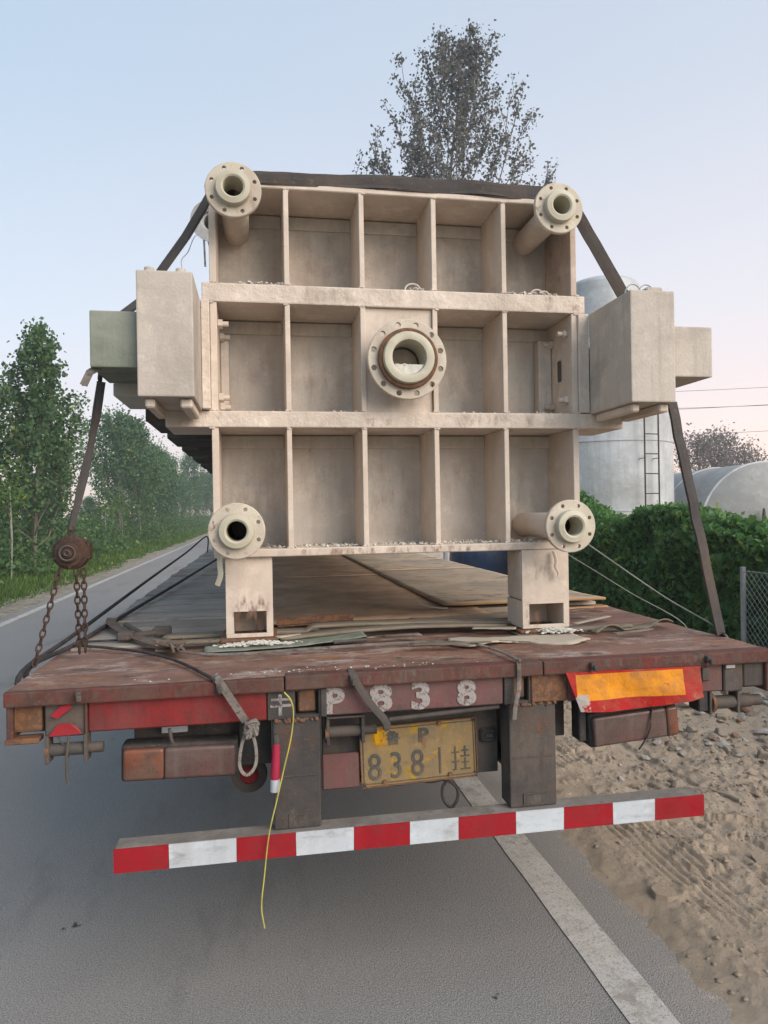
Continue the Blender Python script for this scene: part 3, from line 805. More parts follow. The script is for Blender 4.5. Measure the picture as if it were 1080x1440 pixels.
def htank():
    r = 1.3; p0 = Vector((9.35, 10.1, 1.32)); dr = Vector((.9, 5.3, 0)).normalized()
    t = thing('horizontal_tank', 'large grey horizontal storage tank with a round end behind the hedge', 'storage tank', (9.35, 10.1, 0))
    bm = B()
    sd = Vector((dr.y, -dr.x, 0)); prof = [(.02, -.34), (.5, -.31), (.9, -.2), (1.15, -.08), (1.3, 0), (1.3, 3), (1.3, 6), (1.3, 8), (1.1, 8.2), (.1, 8.4)]
    rings = []
    for rad, tt in prof:
        rings.append([bm.verts.new(p0 + dr * tt + (sd * math.cos(k * math.pi / 32) + Vector((0, 0, 1)) * math.sin(k * math.pi / 32)) * rad) for k in range(64)])
    for a, b in zip(rings, rings[1:]):
        for k in range(64): bm.faces.new((a[k], a[(k + 1) % 64], b[(k + 1) % 64], b[k]))
    bm.faces.new(rings[0]); bm.faces.new(rings[-1]); build('shell', bm, 'tank_grey', t, True)
    for tt in (.02, 2.0, 4.0, 6.0):
        bm = B(); rg = []
        for rad, dd in ((r - .01, -.03), (r + .022, -.02), (r + .022, .02), (r - .01, .03)):
            rg.append([bm.verts.new(p0 + dr * (tt + dd) + (sd * math.cos(k * math.pi / 32) + Vector((0, 0, 1)) * math.sin(k * math.pi / 32)) * rad) for k in range(64)])
        for a, b in zip(rg, rg[1:]):
            for k in range(64): bm.faces.new((a[k], a[(k + 1) % 64], b[(k + 1) % 64], b[k]))
        build('weld_ring', bm, 'tank_white', t, True)
    bm = B(); q = p0 - dr * .36 + Vector((-.28, 0, .12)); cyl(bm, q, q + Vector((0, 0, .26)), .05, 8, .02); build('valve', bm, 'dark_metal', t)
    for tt in (1.0, 6.2):
        c_ = p0 + dr * tt; pbox('saddle', t, 'post_metal', c_.x - .9, c_.x + .9, c_.y - .12, c_.y + .12, 0, .45)
htank()

def btank():
    cx, cy = 4.02, 11.6
    t = thing('blue_water_drum', 'dark blue plastic water tank seen in the gap under the load', 'water tank', (cx, cy, 0))
    bm = B(); rg = lathe(bm, [(.74, 0), (.76, .1), (.74, .3), (.76, .34), (.74, .7), (.76, .74), (.74, 1.1), (.66, 1.22), (.3, 1.32), (.28, 1.4), (.01, 1.42)], (cx, cy, -.02), 'z', 48)
    build('drum', bm, 'blue_plastic', t, True)
    bm = B(); cyl(bm, (3.02, 11.1, 0), (3.02, 11.1, 1.5), .04, 10)
    tagk(build('marker_post', bm, 'galvanised', None, True, (3.02, 11.1, 0)), 'thin white post beside the blue water tank beyond the deck', 'post')
btank()

def lines():
    for (z0, z1) in ((13.4, 12.6), (12.2, 10.7), (11.6, 11.4), (9.3, 9.2), (7.1, 7.2)):
        a = Vector((10, 62, z0 - 1.0)); b = Vector((75, 42, z1 + 1.0)); pts = []
        for i in range(17):
            t = i / 16; p = a.lerp(b, t); p.z -= 1.8 * 4 * t * (1 - t) * .6; pts.append(p)
        bm = B(); tube(bm, pts, .018, 5)
        tagk(build('power_line', bm, 'dark_metal', None, False, tuple(a)), 'thin overhead cable crossing the pale sky at right above the tank', 'power line', 'overhead power lines')
lines()
def haze(density):
    bm = B(); box(bm, -75, 95, -25, 330, -1.2, 30)
    m = bpy.data.materials.new('evening_haze'); m.use_nodes = True; t = m.node_tree; t.nodes.clear()
    o_ = t.nodes.new('ShaderNodeOutputMaterial'); v = t.nodes.new('ShaderNodeVolumePrincipled')
    v.inputs['Color'].default_value = (.90, .94, 1, 1); v.inputs['Density'].default_value = density; v.inputs['Anisotropy'].default_value = .2
    t.links.new(v.outputs[0], o_.inputs['Volume'])
    tagk(build('haze', bm, m), 'pale evening haze in the air over the road and fields', 'haze', kind='stuff')
haze(.0017)
#==LOAD
# ------------------------------------------------------------------ trailer
TR = thing('flatbed_trailer', 'worn red flatbed trailer with wooden deck and striped rear bumper', 'trailer', (0, 0, 0))
# rear steel deck plate and boards
def trailer():
    P = pbox
    # deck plate: gently dented grid
    nx, ny = 90, 50; x0, x1, y0, y1 = -1.4, 1.4, 0.002, 1.42
    xs = np.linspace(x0, x1, nx); ys = np.linspace(y0, y1, ny); X, Y = np.meshgrid(xs, ys)
    Z = 1.183 + fbm(X, Y, 2.2, 4, .5, 6) * .018 * sstep(Y, .02, .2)
    V = np.stack([X, Y, Z], -1).reshape(-1, 3); i = np.arange(ny - 1)[:, None] * nx + np.arange(nx - 1)[None]
    F = np.stack([i, i + 1, i + nx + 1, i + nx], -1).reshape(-1, 4)
    link('deck_plate', np_mesh('deck_plate', V, F, 'deck_steel', True), TR)
    P('deck_underside', TR, 'dark_metal', -1.38, 1.38, .03, 12.2, 1.12, 1.155, 0)
    for sx in (-1, 1): P('side_rail', TR, 'red_paint_worn', sx * 1.4 - .02 * (sx > 0), sx * 1.4 + .02 * (sx < 0), .0, 12.2, 1.02, 1.17, .004)
    # crosswise weathered boards
    k = 0; y = .70
    while y < 12.1:
        wd = random.uniform(.19, .25)
        xl = -1.385 + random.uniform(0, .02); xr = 1.385 - random.uniform(0, .03)
        zt = 1.197 + random.uniform(-.006, .006)
        if y < 1.38: xr = -.30 if y < 1.1 else .2        # boards stop where the steel plate shows at right
        bm = B(); box(bm, xl, xr, y, y + wd - .014, zt - .03, zt, .004, jit=.003)
        build('deck_board', bm, 'plank_wood', TR); y += wd + .002; k += 1
    # rear coaming in three lengths
    for a, b, dz, mt in ((-1.405, -.50, -.004, 'red_paint_worn'), (-.496, .448, 0, 'red_paint_worn'), (.452, 1.405, .0, 'red_paint_worn')):
        P('rear_coaming', TR, mt, a, b, -.012, .05, 1.136 + dz, 1.186 + dz, .006, 2)
    # recessed rear beam panels
    P('rear_beam', TR, 'dark_metal', -1.40, 1.40, .06, .14, 1.03, 1.137, .004)
    P('red_panel', TR, 'red_paint', -1.150, -.56, .012, .055, 1.030, 1.137, .005)
    P('corner_panel', TR, 'post_metal', -1.285, -1.156, .010, .055, 1.022, 1.137, .005)
    P('corner_panel', TR, 'red_paint_worn', -1.158, -1.15, .0, .055, 1.018, 1.137, .002)
    P('corner_bracket', TR, 'rust_metal', -1.395, -1.295, .022, .055, 1.040, 1.130, .012, 2)
    P('corner_ledge', TR, 'rust_metal', -1.405, -1.30, -.002, .055, 1.008, 1.026, .003)
    P('middle_panel', TR, 'red_panel_dusty', -.350, .300, .010, .055, 1.033, 1.137, .005)
    P('right_panel', TR, 'rust_metal', .410, .555, .012, .055, 1.03, 1.137, .005)
    P('right_panel', TR, 'red_panel_dusty', .555, 1.20, .014, .055, 1.028, 1.137, .005)
    P('corner_panel', TR, 'dark_metal', 1.203, 1.285, .008, .055, 1.025, 1.137, .005)
    P('corner_panel', TR, 'post_metal', 1.289, 1.40, .016, .055, 1.035, 1.137, .008)
    # post heads with a notch and a wooden wedge
    for a, b, nx0, nx1, wx0, wx1 in ((-.558, -.352, -.462, -.380, -.452, -.390), (.304, .406, .345, .398, .318, .390)):
        P('post_head', TR, 'post_metal', a, nx0, .008, .055, 1.03, 1.137, .003)
        P('post_head', TR, 'post_metal', nx1, b, .008, .055, 1.03, 1.137, .003)
        P('post_head', TR, 'post_metal', nx0, nx1, .010, .053, 1.03, 1.042, .001)
        P('wedge', TR, 'rust_metal', wx0, wx1, .025, .058, 1.048, 1.128, .006)
    P('gusset_strip', TR, 'post_metal', -.372, -.352, .002, .010, 1.035, 1.132, .001)
    # posts carrying the bumper
    for a, b in ((-.540, -.378), (.318, .498)):
        pt = P('bumper_post', TR, 'post_metal', a, b, -.002, .10, .652, 1.030, .005, 2)
        bm = B()
        box(bm, a + .012, b - .012, -.006, -.003, .835, .838); box(bm, a + .05, b - .035, -.006, -.003, .70, .704); box(bm, a + .05, a + .054, -.006, -.003, .66, .70)
        build('weld_bead', bm, 'dark_metal', pt)['kind'] = 'stuff'
    bm = B()
    for k in range(46): 
        x = random.uniform(-.54, -.38) if k % 2 else random.uniform(.32, .5)
        bmesh.ops.create_icosphere(bm, subdivisions=1, radius=random.uniform(.004, .009), matrix=Matrix.Translation((x, -.004, 1.030 + random.uniform(-.004, .004))))
    build('weld_bead', bm, 'rust_metal', TR)['kind'] = 'stuff'
    # bumper
    bmp = P('bumper', TR, 'stripe_white', -1.066, 1.080, -.028, .055, .572, .650, .004)
    bmp.data.materials.clear(); bmp.data.materials.append(MATS['dusty_steel'])
    xs_ = [-1.067, -.891, -.669, -.468, -.267, -.067, .111, .327, .512, .706, .877, 1.081]
    for i in range(11):
        bm = B()
        a, b = xs_[i], xs_[i + 1] - .0005
        vs = [bm.verts.new((x, y, z)) for y in (-.0325, -.0285) for (x, z) in ((a + random.uniform(-.002, .002), .571), (b + random.uniform(-.002, .002), .571), (b, .6508), (a, .6508))]
        for f in ((0, 1, 2, 3), (7, 6, 5, 4), (0, 4, 5, 1), (1, 5, 6, 2), (2, 6, 7, 3), (3, 7, 4, 0)): bm.faces.new([vs[j] for j in f])
        build('red_stripe' if i % 2 == 0 else 'white_stripe', bm, 'stripe_red' if i % 2 == 0 else 'stripe_white', bmp)
    # chassis
    for sx in (-.46, .40):
        for nm, a in (('chassis_rail', (sx - .008, sx + .008, .10, 12, .78, 1.12)), ('chassis_rail', (sx - .07, sx + .07, .10, 12, .765, .779))): P(nm, TR, 'dark_metal', *a, .002)
    for y in (1.3, 2.6, 3.9, 5.2, 6.5): P('cross_member', TR, 'dark_metal', -1.36, 1.36, y, y + .08, 1.0, 1.119, .002)
    P('mudguard_plate', TR, 'dark_metal', -1.03, -.56, .17, .20, .89, 1.02, .004)
    P('back_plate', TR, 'black_rubber', -.660, -.545, .115, .13, .845, 1.02, .003)
    P('plate_carrier', TR, 'dark_metal', -.36, .315, .125, .14, .745, 1.03, .003)
    P('carrier_lip', TR, 'red_panel_dusty', -.365, -.225, .10, .122, .735, .865, .006)
    # axles and wheels, deep under the deck
    for y in (4.1, 5.4, 6.7):
        ax = pbox('axle', TR, 'dark_metal', -.95, .95, y - .06, y + .06, .45, .57, .01)
        for sx in (-1.18, -.86, .86, 1.18):
            wh = link('wheel', None, TR); 
            bm = B(); rg = lathe(bm, [(.28, -.13), (.44, -.13), (.5, -.09), (.505, 0), (.5, .09), (.44, .13), (.28, .13)], (sx, y, .505), 'x', 32); build('tyre', bm, 'black_rubber', wh, True)
            bm = B(); rg = lathe(bm, [(.02, .05), (.12, .05), (.14, .02), (.22, .02), (.25, .10), (.29, .12), (.29, -.12), (.02, -.12)], (sx, y, .505), 'x', 32); build('rim', bm, 'rust_metal', wh, True)
    # lamps
    def lamp(x0, x1, z0, z1, tilt, lens):
        L = link('tail_lamp', None, TR)
        rot = Matrix.Translation((x0, .1, z0)) @ Matrix.Rotation(tilt, 4, 'Y') @ Matrix.Translation((-x0, -.1, -z0))
        bm = B(); box(bm, x0 - .010, x1 + .008, .045, .13, z0 - .010, z1 + .010, .014, 3, mat=rot); build('housing', bm, 'black_rubber', L, True)
        n = len(lens)
        for k, (f0, f1, mt) in enumerate(lens):
            a, b = x0 + (x1 - x0) * f0, x0 + (x1 - x0) * f1
            bm = B(); box(bm, a, b, .022, .05, z0, z1, .012, 3, mat=rot); build('lens', bm, mt, L, True)
        bm = B()
        for r_ in range(7):
            for c_ in range(26):
                x = x0 + .02 + (x1 - x0 - .04) * c_ / 25; z = z0 + .018 + (z1 - z0 - .036) * r_ / 6
                if random.random() < .55: bmesh.ops.create_cube(bm, size=.0022, matrix=rot @ Matrix.Translation((x, .0215, z)))
        o = build('lens_dots', bm, 'dark_metal', L)
        o['kind'] = 'stuff'
        return L
    l1 = lamp(-1.045, -.672, .852, .958, R(1.2), ((0, .36, 'lamp_orange'), (.362, 1, 'lamp_dusty'))); l1['label'] = 'dusty tail lamp with an orange end'
    l2 = lamp(.668, 1.02, .842, .955, R(-4), ((0, .86, 'lamp_dusty'), (.862, 1, 'lamp_orange'))); l2['label'] = 'grimy tail lamp under the torn reflective sheet'
    bm = B(); box(bm, -.93, -.84, .13, .15, .975, .998, .002); build('clear_tag', bm, 'stripe_white', TR)
    bm = B(); box(bm, .615, .645, .05, .12, .86, 1.02, .004); build('lamp_hanger', bm, 'black_rubber', TR)
    bm = B(); box(bm, .505, .60, .15, .165, .855, 1.02, .003); build('back_plate', bm, 'dark_metal', TR)
    bm = B(); box(bm, .535, .56, .146, .149, .88, .98, .001); build('reflector_strip', bm, 'lamp_red', TR)
    # round lamp
    rl = link('round_lamp', None, TR); cx, cz = -.628, .768
    bm = B(); r_ = lathe(bm, [(.001, .0), (.062, .0), (.068, .012), (.066, .022), (.05, .026), (.034, .021)], (cx, .25, cz), '-y', 32); build('rubber_ring', bm, 'post_metal', rl, True)
    bm = B(); r_ = lathe(bm, [(.034, .020), (.026, .028), (.015, .032), (.0015, .033)], (cx, .25, cz), '-y', 28); build('lens', bm, 'lamp_red', rl, True)
    # red and white reflector strip on the left post
    bm = B(); tube(bm, [(-.533, -.02, .99), (-.530, -.022, .972), (-.530, -.022, .955)], .011, 8); build('cap', bm, 'post_metal', TR, True)
    bm = B(); cyl(bm, (-.536, -.020, .838), (-.530, -.020, .958), .017, 12, .013); o = build('reflector_tube', bm, 'pink_reflector', TR, True)
    bm = B(); cyl(bm, (-.537, -.020, .795), (-.536, -.020, .8375), .0165, 12, .0168); build('white_end', bm, 'stripe_white', o, True)
    # red folded stickers on the left corner
    def quad(name, pts, mat, parent=TR, th=.002):
        bm = B(); a = [bm.verts.new(p) for p in pts]; b = [bm.verts.new((p[0], p[1] + th, p[2])) for p in pts]
        bm.faces.new(a); bm.faces.new(b[::-1]); n = len(pts)
        for i in range(n): bm.faces.new((a[i], a[(i + 1) % n], b[(i + 1) % n], b[i]))
        return build(name, bm, mat, parent)
    quad('red_tag', [(-1.268, -.008, 1.030), (-1.165, -.006, 1.032), (-1.178, .0, 1.05), (-1.205, .002, 1.068), (-1.243, .002, 1.066)], 'stripe_red')
    quad('red_tag', [(-1.262, -.008, 1.098), (-1.240, -.012, 1.088), (-1.215, -.006, 1.105), (-1.195, -.004, 1.122), (-1.205, -.002, 1.132), (-1.232, .0, 1.125)], 'stripe_red')
    # reflective sheet, crumpled
    nx, nz = 60, 18; xs = np.linspace(0, 1, nx); zs = np.linspace(0, 1, nz); X, Z = np.meshgrid(xs, zs)
    px = .535 + X * (.552 - .05 * 0) + (1 - Z) * .05 * (1 - X) * 1.0; sag = .016 * np.sin(np.pi * X) + .012 * (1 - X)
    pz = (1.142 - .004 * X) * Z + (1.010 - sag + .012 * X) * (1 - Z)
    py = -.016 - .010 * np.sin(X * 9 + Z * 2) * (1 - Z) - .014 * (1 - Z) + fbm(X * 4, Z * 1.2, 2, 4, .5, 12) * .016 * (1 - Z * .6)
    V = np.stack([px, py, pz], -1).reshape(-1, 3); V2 = V + (0, .0015, 0)
    i = np.arange(nz - 1)[:, None] * nx + np.arange(nx - 1)[None]; F = np.stack([i, i + 1, i + nx + 1, i + nx], -1).reshape(-1, 4)
    o = link('reflective_sheet', np_mesh('reflective_sheet', V, F, 'banner', True), TR); o['label'] = 'torn red and yellow reflective sheet'
    # painted number
    PX = (('P', -.222, .085, .9), ('8', -.085, .098, .8), ('3', .045, .098, .8), ('8', .190, .092, .8))
    for ch, x, h, sx in (('P', -.341, .092, 1.1), ('8', -.178, .102, 1.25), ('3', -.032, .102, 1.2), ('8', .140, .096, 1.15)):
        text_obj('painted_number', ch, h, (x + .02, .0075, 1.086), 'flaky_white', TR, sx=sx, ext=.001, offset=.0042)
    for a in ((-.545, -.480, 1.098, 1.106), (-.548, -.476, 1.076, 1.085), (-.520, -.508, 1.045, 1.120)):
        bm = B(); box(bm, a[0], a[1], .0045 + a[2] * .003 - .0032, .0075, a[2], a[3]); build('painted_stroke', bm, 'flaky_white', TR)
    # number plate
    lp = link('number_plate', None, TR); tilt = R(-1.6)
    rot = Matrix.Translation((0, .1, .85)) @ Matrix.Rotation(tilt, 4, 'Y') @ Matrix.Translation((0, -.1, -.85))
    bm = B(); box(bm, -.219, .219, .100, .104, .742, .958, .0); 
    es = [e for e in bm.edges if abs((e.verts[0].co - e.verts[1].co).y) > .003]
    bmesh.ops.bevel(bm, geom=es, offset=.014, segments=4, affect='EDGES'); bmesh.ops.transform(bm, matrix=rot, verts=bm.verts); build('plate_sheet', bm, 'number_yellow', lp)
    bm = B()
    for a in ((-.213, .213, .9475, .9505), (-.213, .213, .7495, .7525), (-.213, -.210, .753, .947), (.210, .213, .753, .947)): box(bm, a[0], a[1], .0975, .0995, a[2], a[3], mat=rot)
    build('plate_border', bm, 'number_ink', lp)
    bm = B()
    for a in ((-.222, .222, .9585, .9625), (-.222, .222, .7375, .7415), (-.2235, -.2195, .745, .955), (.2195, .2235, .745, .955)): box(bm, a[0], a[1], .094, .106, a[2], a[3], .001, mat=rot)
    build('plate_frame', bm, 'rust_metal', lp)
    def pc(ch, x, z, h, sx, off=0.0):
        p = rot @ Vector((x, .0985, z)); text_obj('plate_character', ch, h, p, 'number_ink', lp, rot=(R(90), tilt, 0), sx=sx, ext=.0012, offset=off)
    pc('鲁', -.098, .914, .054, 1.0, .0006); pc('P', .020, .914, .052, 1.15, .002)
    for ch, x in (('8', -.170), ('3', -.090), ('8', -.008), ('1', .078)): pc(ch, x, .812, .098, .80 if ch != '1' else .5, .0)
    bm = B()          # the last character, stroke by stroke
    for (x0, x1, z0, z1) in ((.136, .1415, .768, .858), (.124, .152, .833, .838), (.124, .152, .798, .803), (.128, .136, .768, .773),
                             (.162, .190, .838, .843), (.1735, .179, .818, .858), (.158, .194, .817, .822), (.162, .190, .793, .798), (.1735, .179, .770, .812), (.156, .196, .768, .773)):
        box(bm, x0, x1, .0973 + (.0004 if x1 - x0 > .01 else 0), .0995, z0, z1, mat=rot)
    build('plate_character', bm, 'number_ink', lp)
    bm = B()
    for x, z in ((-.125, .955), (.080, .952), (-.135, .755), (.115, .757)):
        p = rot @ Vector((x, .098, z)); cyl(bm, p, p + Vector((0, -.006, 0)), .008, 8)
    build('plate_bolt', bm, 'rust_metal', lp)
    # embossed box and tube above the plate
    bm = B(); box(bm, .243, .303, .108, .124, .865, .918, .006); box(bm, .25, .296, .102, .1075, .872, .878); box(bm, .25, .296, .102, .1075, .905, .911); box(bm, .258, .288, .100, .1075, .885, .899)
    build('socket_box', bm, 'black_rubber', TR)
    bm = B(); tube(bm, lerp((-.125, .03, 1.000), (.29, .03, 1.021), 4), .009, 10); build('light_bar', bm, 'post_metal', TR, True)
    # strap winches under the rear beam
    def winch(x0, x1, z, y, br0, br1, drop, r=.022):
        wn = link('strap_winch', None, TR)
        bm = B(); cyl(bm, (x0, y, z), (x1, y, z), r, 18); cyl(bm, (x1, y, z), (x1 + .045, y, z), r * .85, 14); build('roller', bm, 'dark_metal', wn, True)
        for b in (br0, br1):
            bm = B(); box(bm, b - .006, b + .006, y - .028, y + .03, z - .04, drop, .002); build('cheek', bm, 'post_metal', wn)
        bm = B(); cyl(bm, (x0 - .012, y, z), (x0, y, z), r * 1.5, 12); build('ratchet', bm, 'rust_metal', wn, True)
        return wn
    winch(-1.27, -1.148, .978, .02, -1.275, -1.155, 1.03, .021)['label'] = 'strap winch at the left corner'
    bm = B(); tube(bm, [(-1.205, -.01, 1.03), (-1.213, -.012, .96), (-1.213, -.012, .90), (-1.208, -.014, .875)], .005, 8); tube(bm, [(-1.245, .0, 1.03), (-1.225, .01, .99), (-1.215, .02, .95)], .004, 6); build('winch_lever', bm, 'dark_metal', TR, True)
    winch(-.345, -.215, .965, .045, -.348, -.222, 1.028, .020)['label'] = 'strap winch beside the number plate'
    bm = B(); box(bm, -.352, -.215, .012, .085, 1.020, 1.026, .001); build('winch_bracket', bm, 'post_metal', TR)
    winch(1.175, 1.34, .975, .05, 1.155, 1.275, 1.03, .026)['label'] = 'strap winch at the right corner'
    bm = B(); box(bm, 1.10, 1.14, .02, .09, .95, 1.03, .004); build('hook_block', bm, 'black_rubber', TR)
    for x in (-1.17, -.72, -.262, .64, 1.115):
        bm = B(); box(bm, x - .009, x + .009, -.032, -.010, 1.150, 1.176, .005, 2); box(bm, x - .004, x + .012, -.045, -.03, 1.146, 1.166, .003); build('rope_hook', bm, 'post_metal', TR)
    bm = B(); box(bm, 1.10, 1.135, -.004, .012, 1.075, 1.125, .004); build('tie_plate', bm, 'dark_metal', TR)
    bm = B(); box(bm, 1.205, 1.245, -.002, .006, 1.118, 1.132, .002); build('white_tag', bm, 'galvanised', TR)
    bm = B(); tube(bm, [(-1.0 + .11, .03, 1.02), (-.885, .03, .985), (-.88, .03, .97)], .006, 8); build('pin', bm, 'post_metal', TR, True)
    bm = B(); tube(bm, catmull([(.93, .03, 1.04), (.90, .02, .97), (.885, .01, .90), (.865, .02, .85), (.85, .03, .82)]), .0035, 6); build('loose_wire', bm, 'black_rubber', TR, True)
    # drooping cable under the number plate
    bm = B(); tube(bm, catmull([(-.16, .14, .735), (-.08, .13, .725), (-.02, .12, .738), (.05, .12, .728), (.10, .12, .732), (.145, .12, .70), (.15, .12, .655), (.125, .12, .625), (.095, .12, .655), (.092, .12, .70), (.11, .12, .728)], 6), .006, 6)
    build('hanging_cable', bm, 'black_rubber', TR, True)
trailer()

# ------------------------------------------------------------------ the load: a long steel press body on four short legs
LD = thing('steel_press', 'beige ribbed steel press frame with pipe flanges standing on the trailer deck', 'machine', (.057, .6, 1.2))
Y0, Y1 = .58, .88
LX0, LX1 = -.765, .885
def flange(cx, cz, yf, R_, bore, neck, nb, hole_r, yback, pitch, parent, pipe_r, rot0=0.0, mat='flange_paint', stub=.03):
    pp = link('pipe', None, parent)
    bm = B(); lathe(bm, [(pipe_r, 0), (pipe_r, yback - yf - .02)], (cx, yback, cz), '-y', 36); build('tube', bm, 'beige_paint', pp, True)
    # flange disc with real bolt holes: triangulated ring with hole loops
    bm = B(); n = 48
    def loop(cxx, czz, r, k, y): return [bm.verts.new((cxx + r * math.cos(2 * math.pi * i / k), y, czz + r * math.sin(2 * math.pi * i / k))) for i in range(k)]
    loops = [(cx, cz, R_, n)] + [(cx, cz, pipe_r * .9, 32)] + [(cx + pitch * math.cos(rot0 + 2 * math.pi * (i + .5) / nb), cz + pitch * math.sin(rot0 + 2 * math.pi * (i + .5) / nb), hole_r, 12) for i in range(nb)]
    th = .022
    fr = []; 
    for y in (yf, yf + th):
        es = []; rings = []
        for (a, b, r, k) in loops:
            vs = loop(a, b, r, k, y); rings.append(vs)
            es += [bm.edges.new((vs[i], vs[(i + 1) % k])) for i in range(k)]
        bmesh.ops.triangle_fill(bm, edges=es, use_beauty=True, use_dissolve=False, normal=(0, -1, 0)); fr.append(rings)
    for ra, rb in zip(*fr):
        k = len(ra)
        for i in range(k): bm.faces.new((ra[i], ra[(i + 1) % k], rb[(i + 1) % k], rb[i]))
    es = [e for e in bm.edges if e.is_valid and all(abs((v.co - Vector((cx, v.co.y, cz))).length - R_) < 1e-4 for v in e.verts) and abs(e.verts[0].co.y - e.verts[1].co.y) < 1e-5]
    bmesh.ops.bevel(bm, geom=es, offset=.003, segments=1, affect='EDGES')
    build('flange', bm, mat, pp)
    bm = B(); lathe(bm, [(neck, -.004), (neck, stub * .7), (neck * .96, stub), (bore * 1.22, stub + .004), (bore * 1.04, stub), (bore, stub - .012), (bore, -.10), (bore * .99, -.101)], (cx, yf, cz), '-y', 40)
    build('liner', bm, 'plastic_liner', pp, True)
    bm = B(); rg = lathe(bm, [(bore * .985, -.09), (bore * .985, -.75), (.002, -.75)], (cx, yf, cz), '-y', 32); build('bore', bm, 'dark_metal', pp, True)  # darkness of the pipe's depth is put into this dark inner colour
    return pp

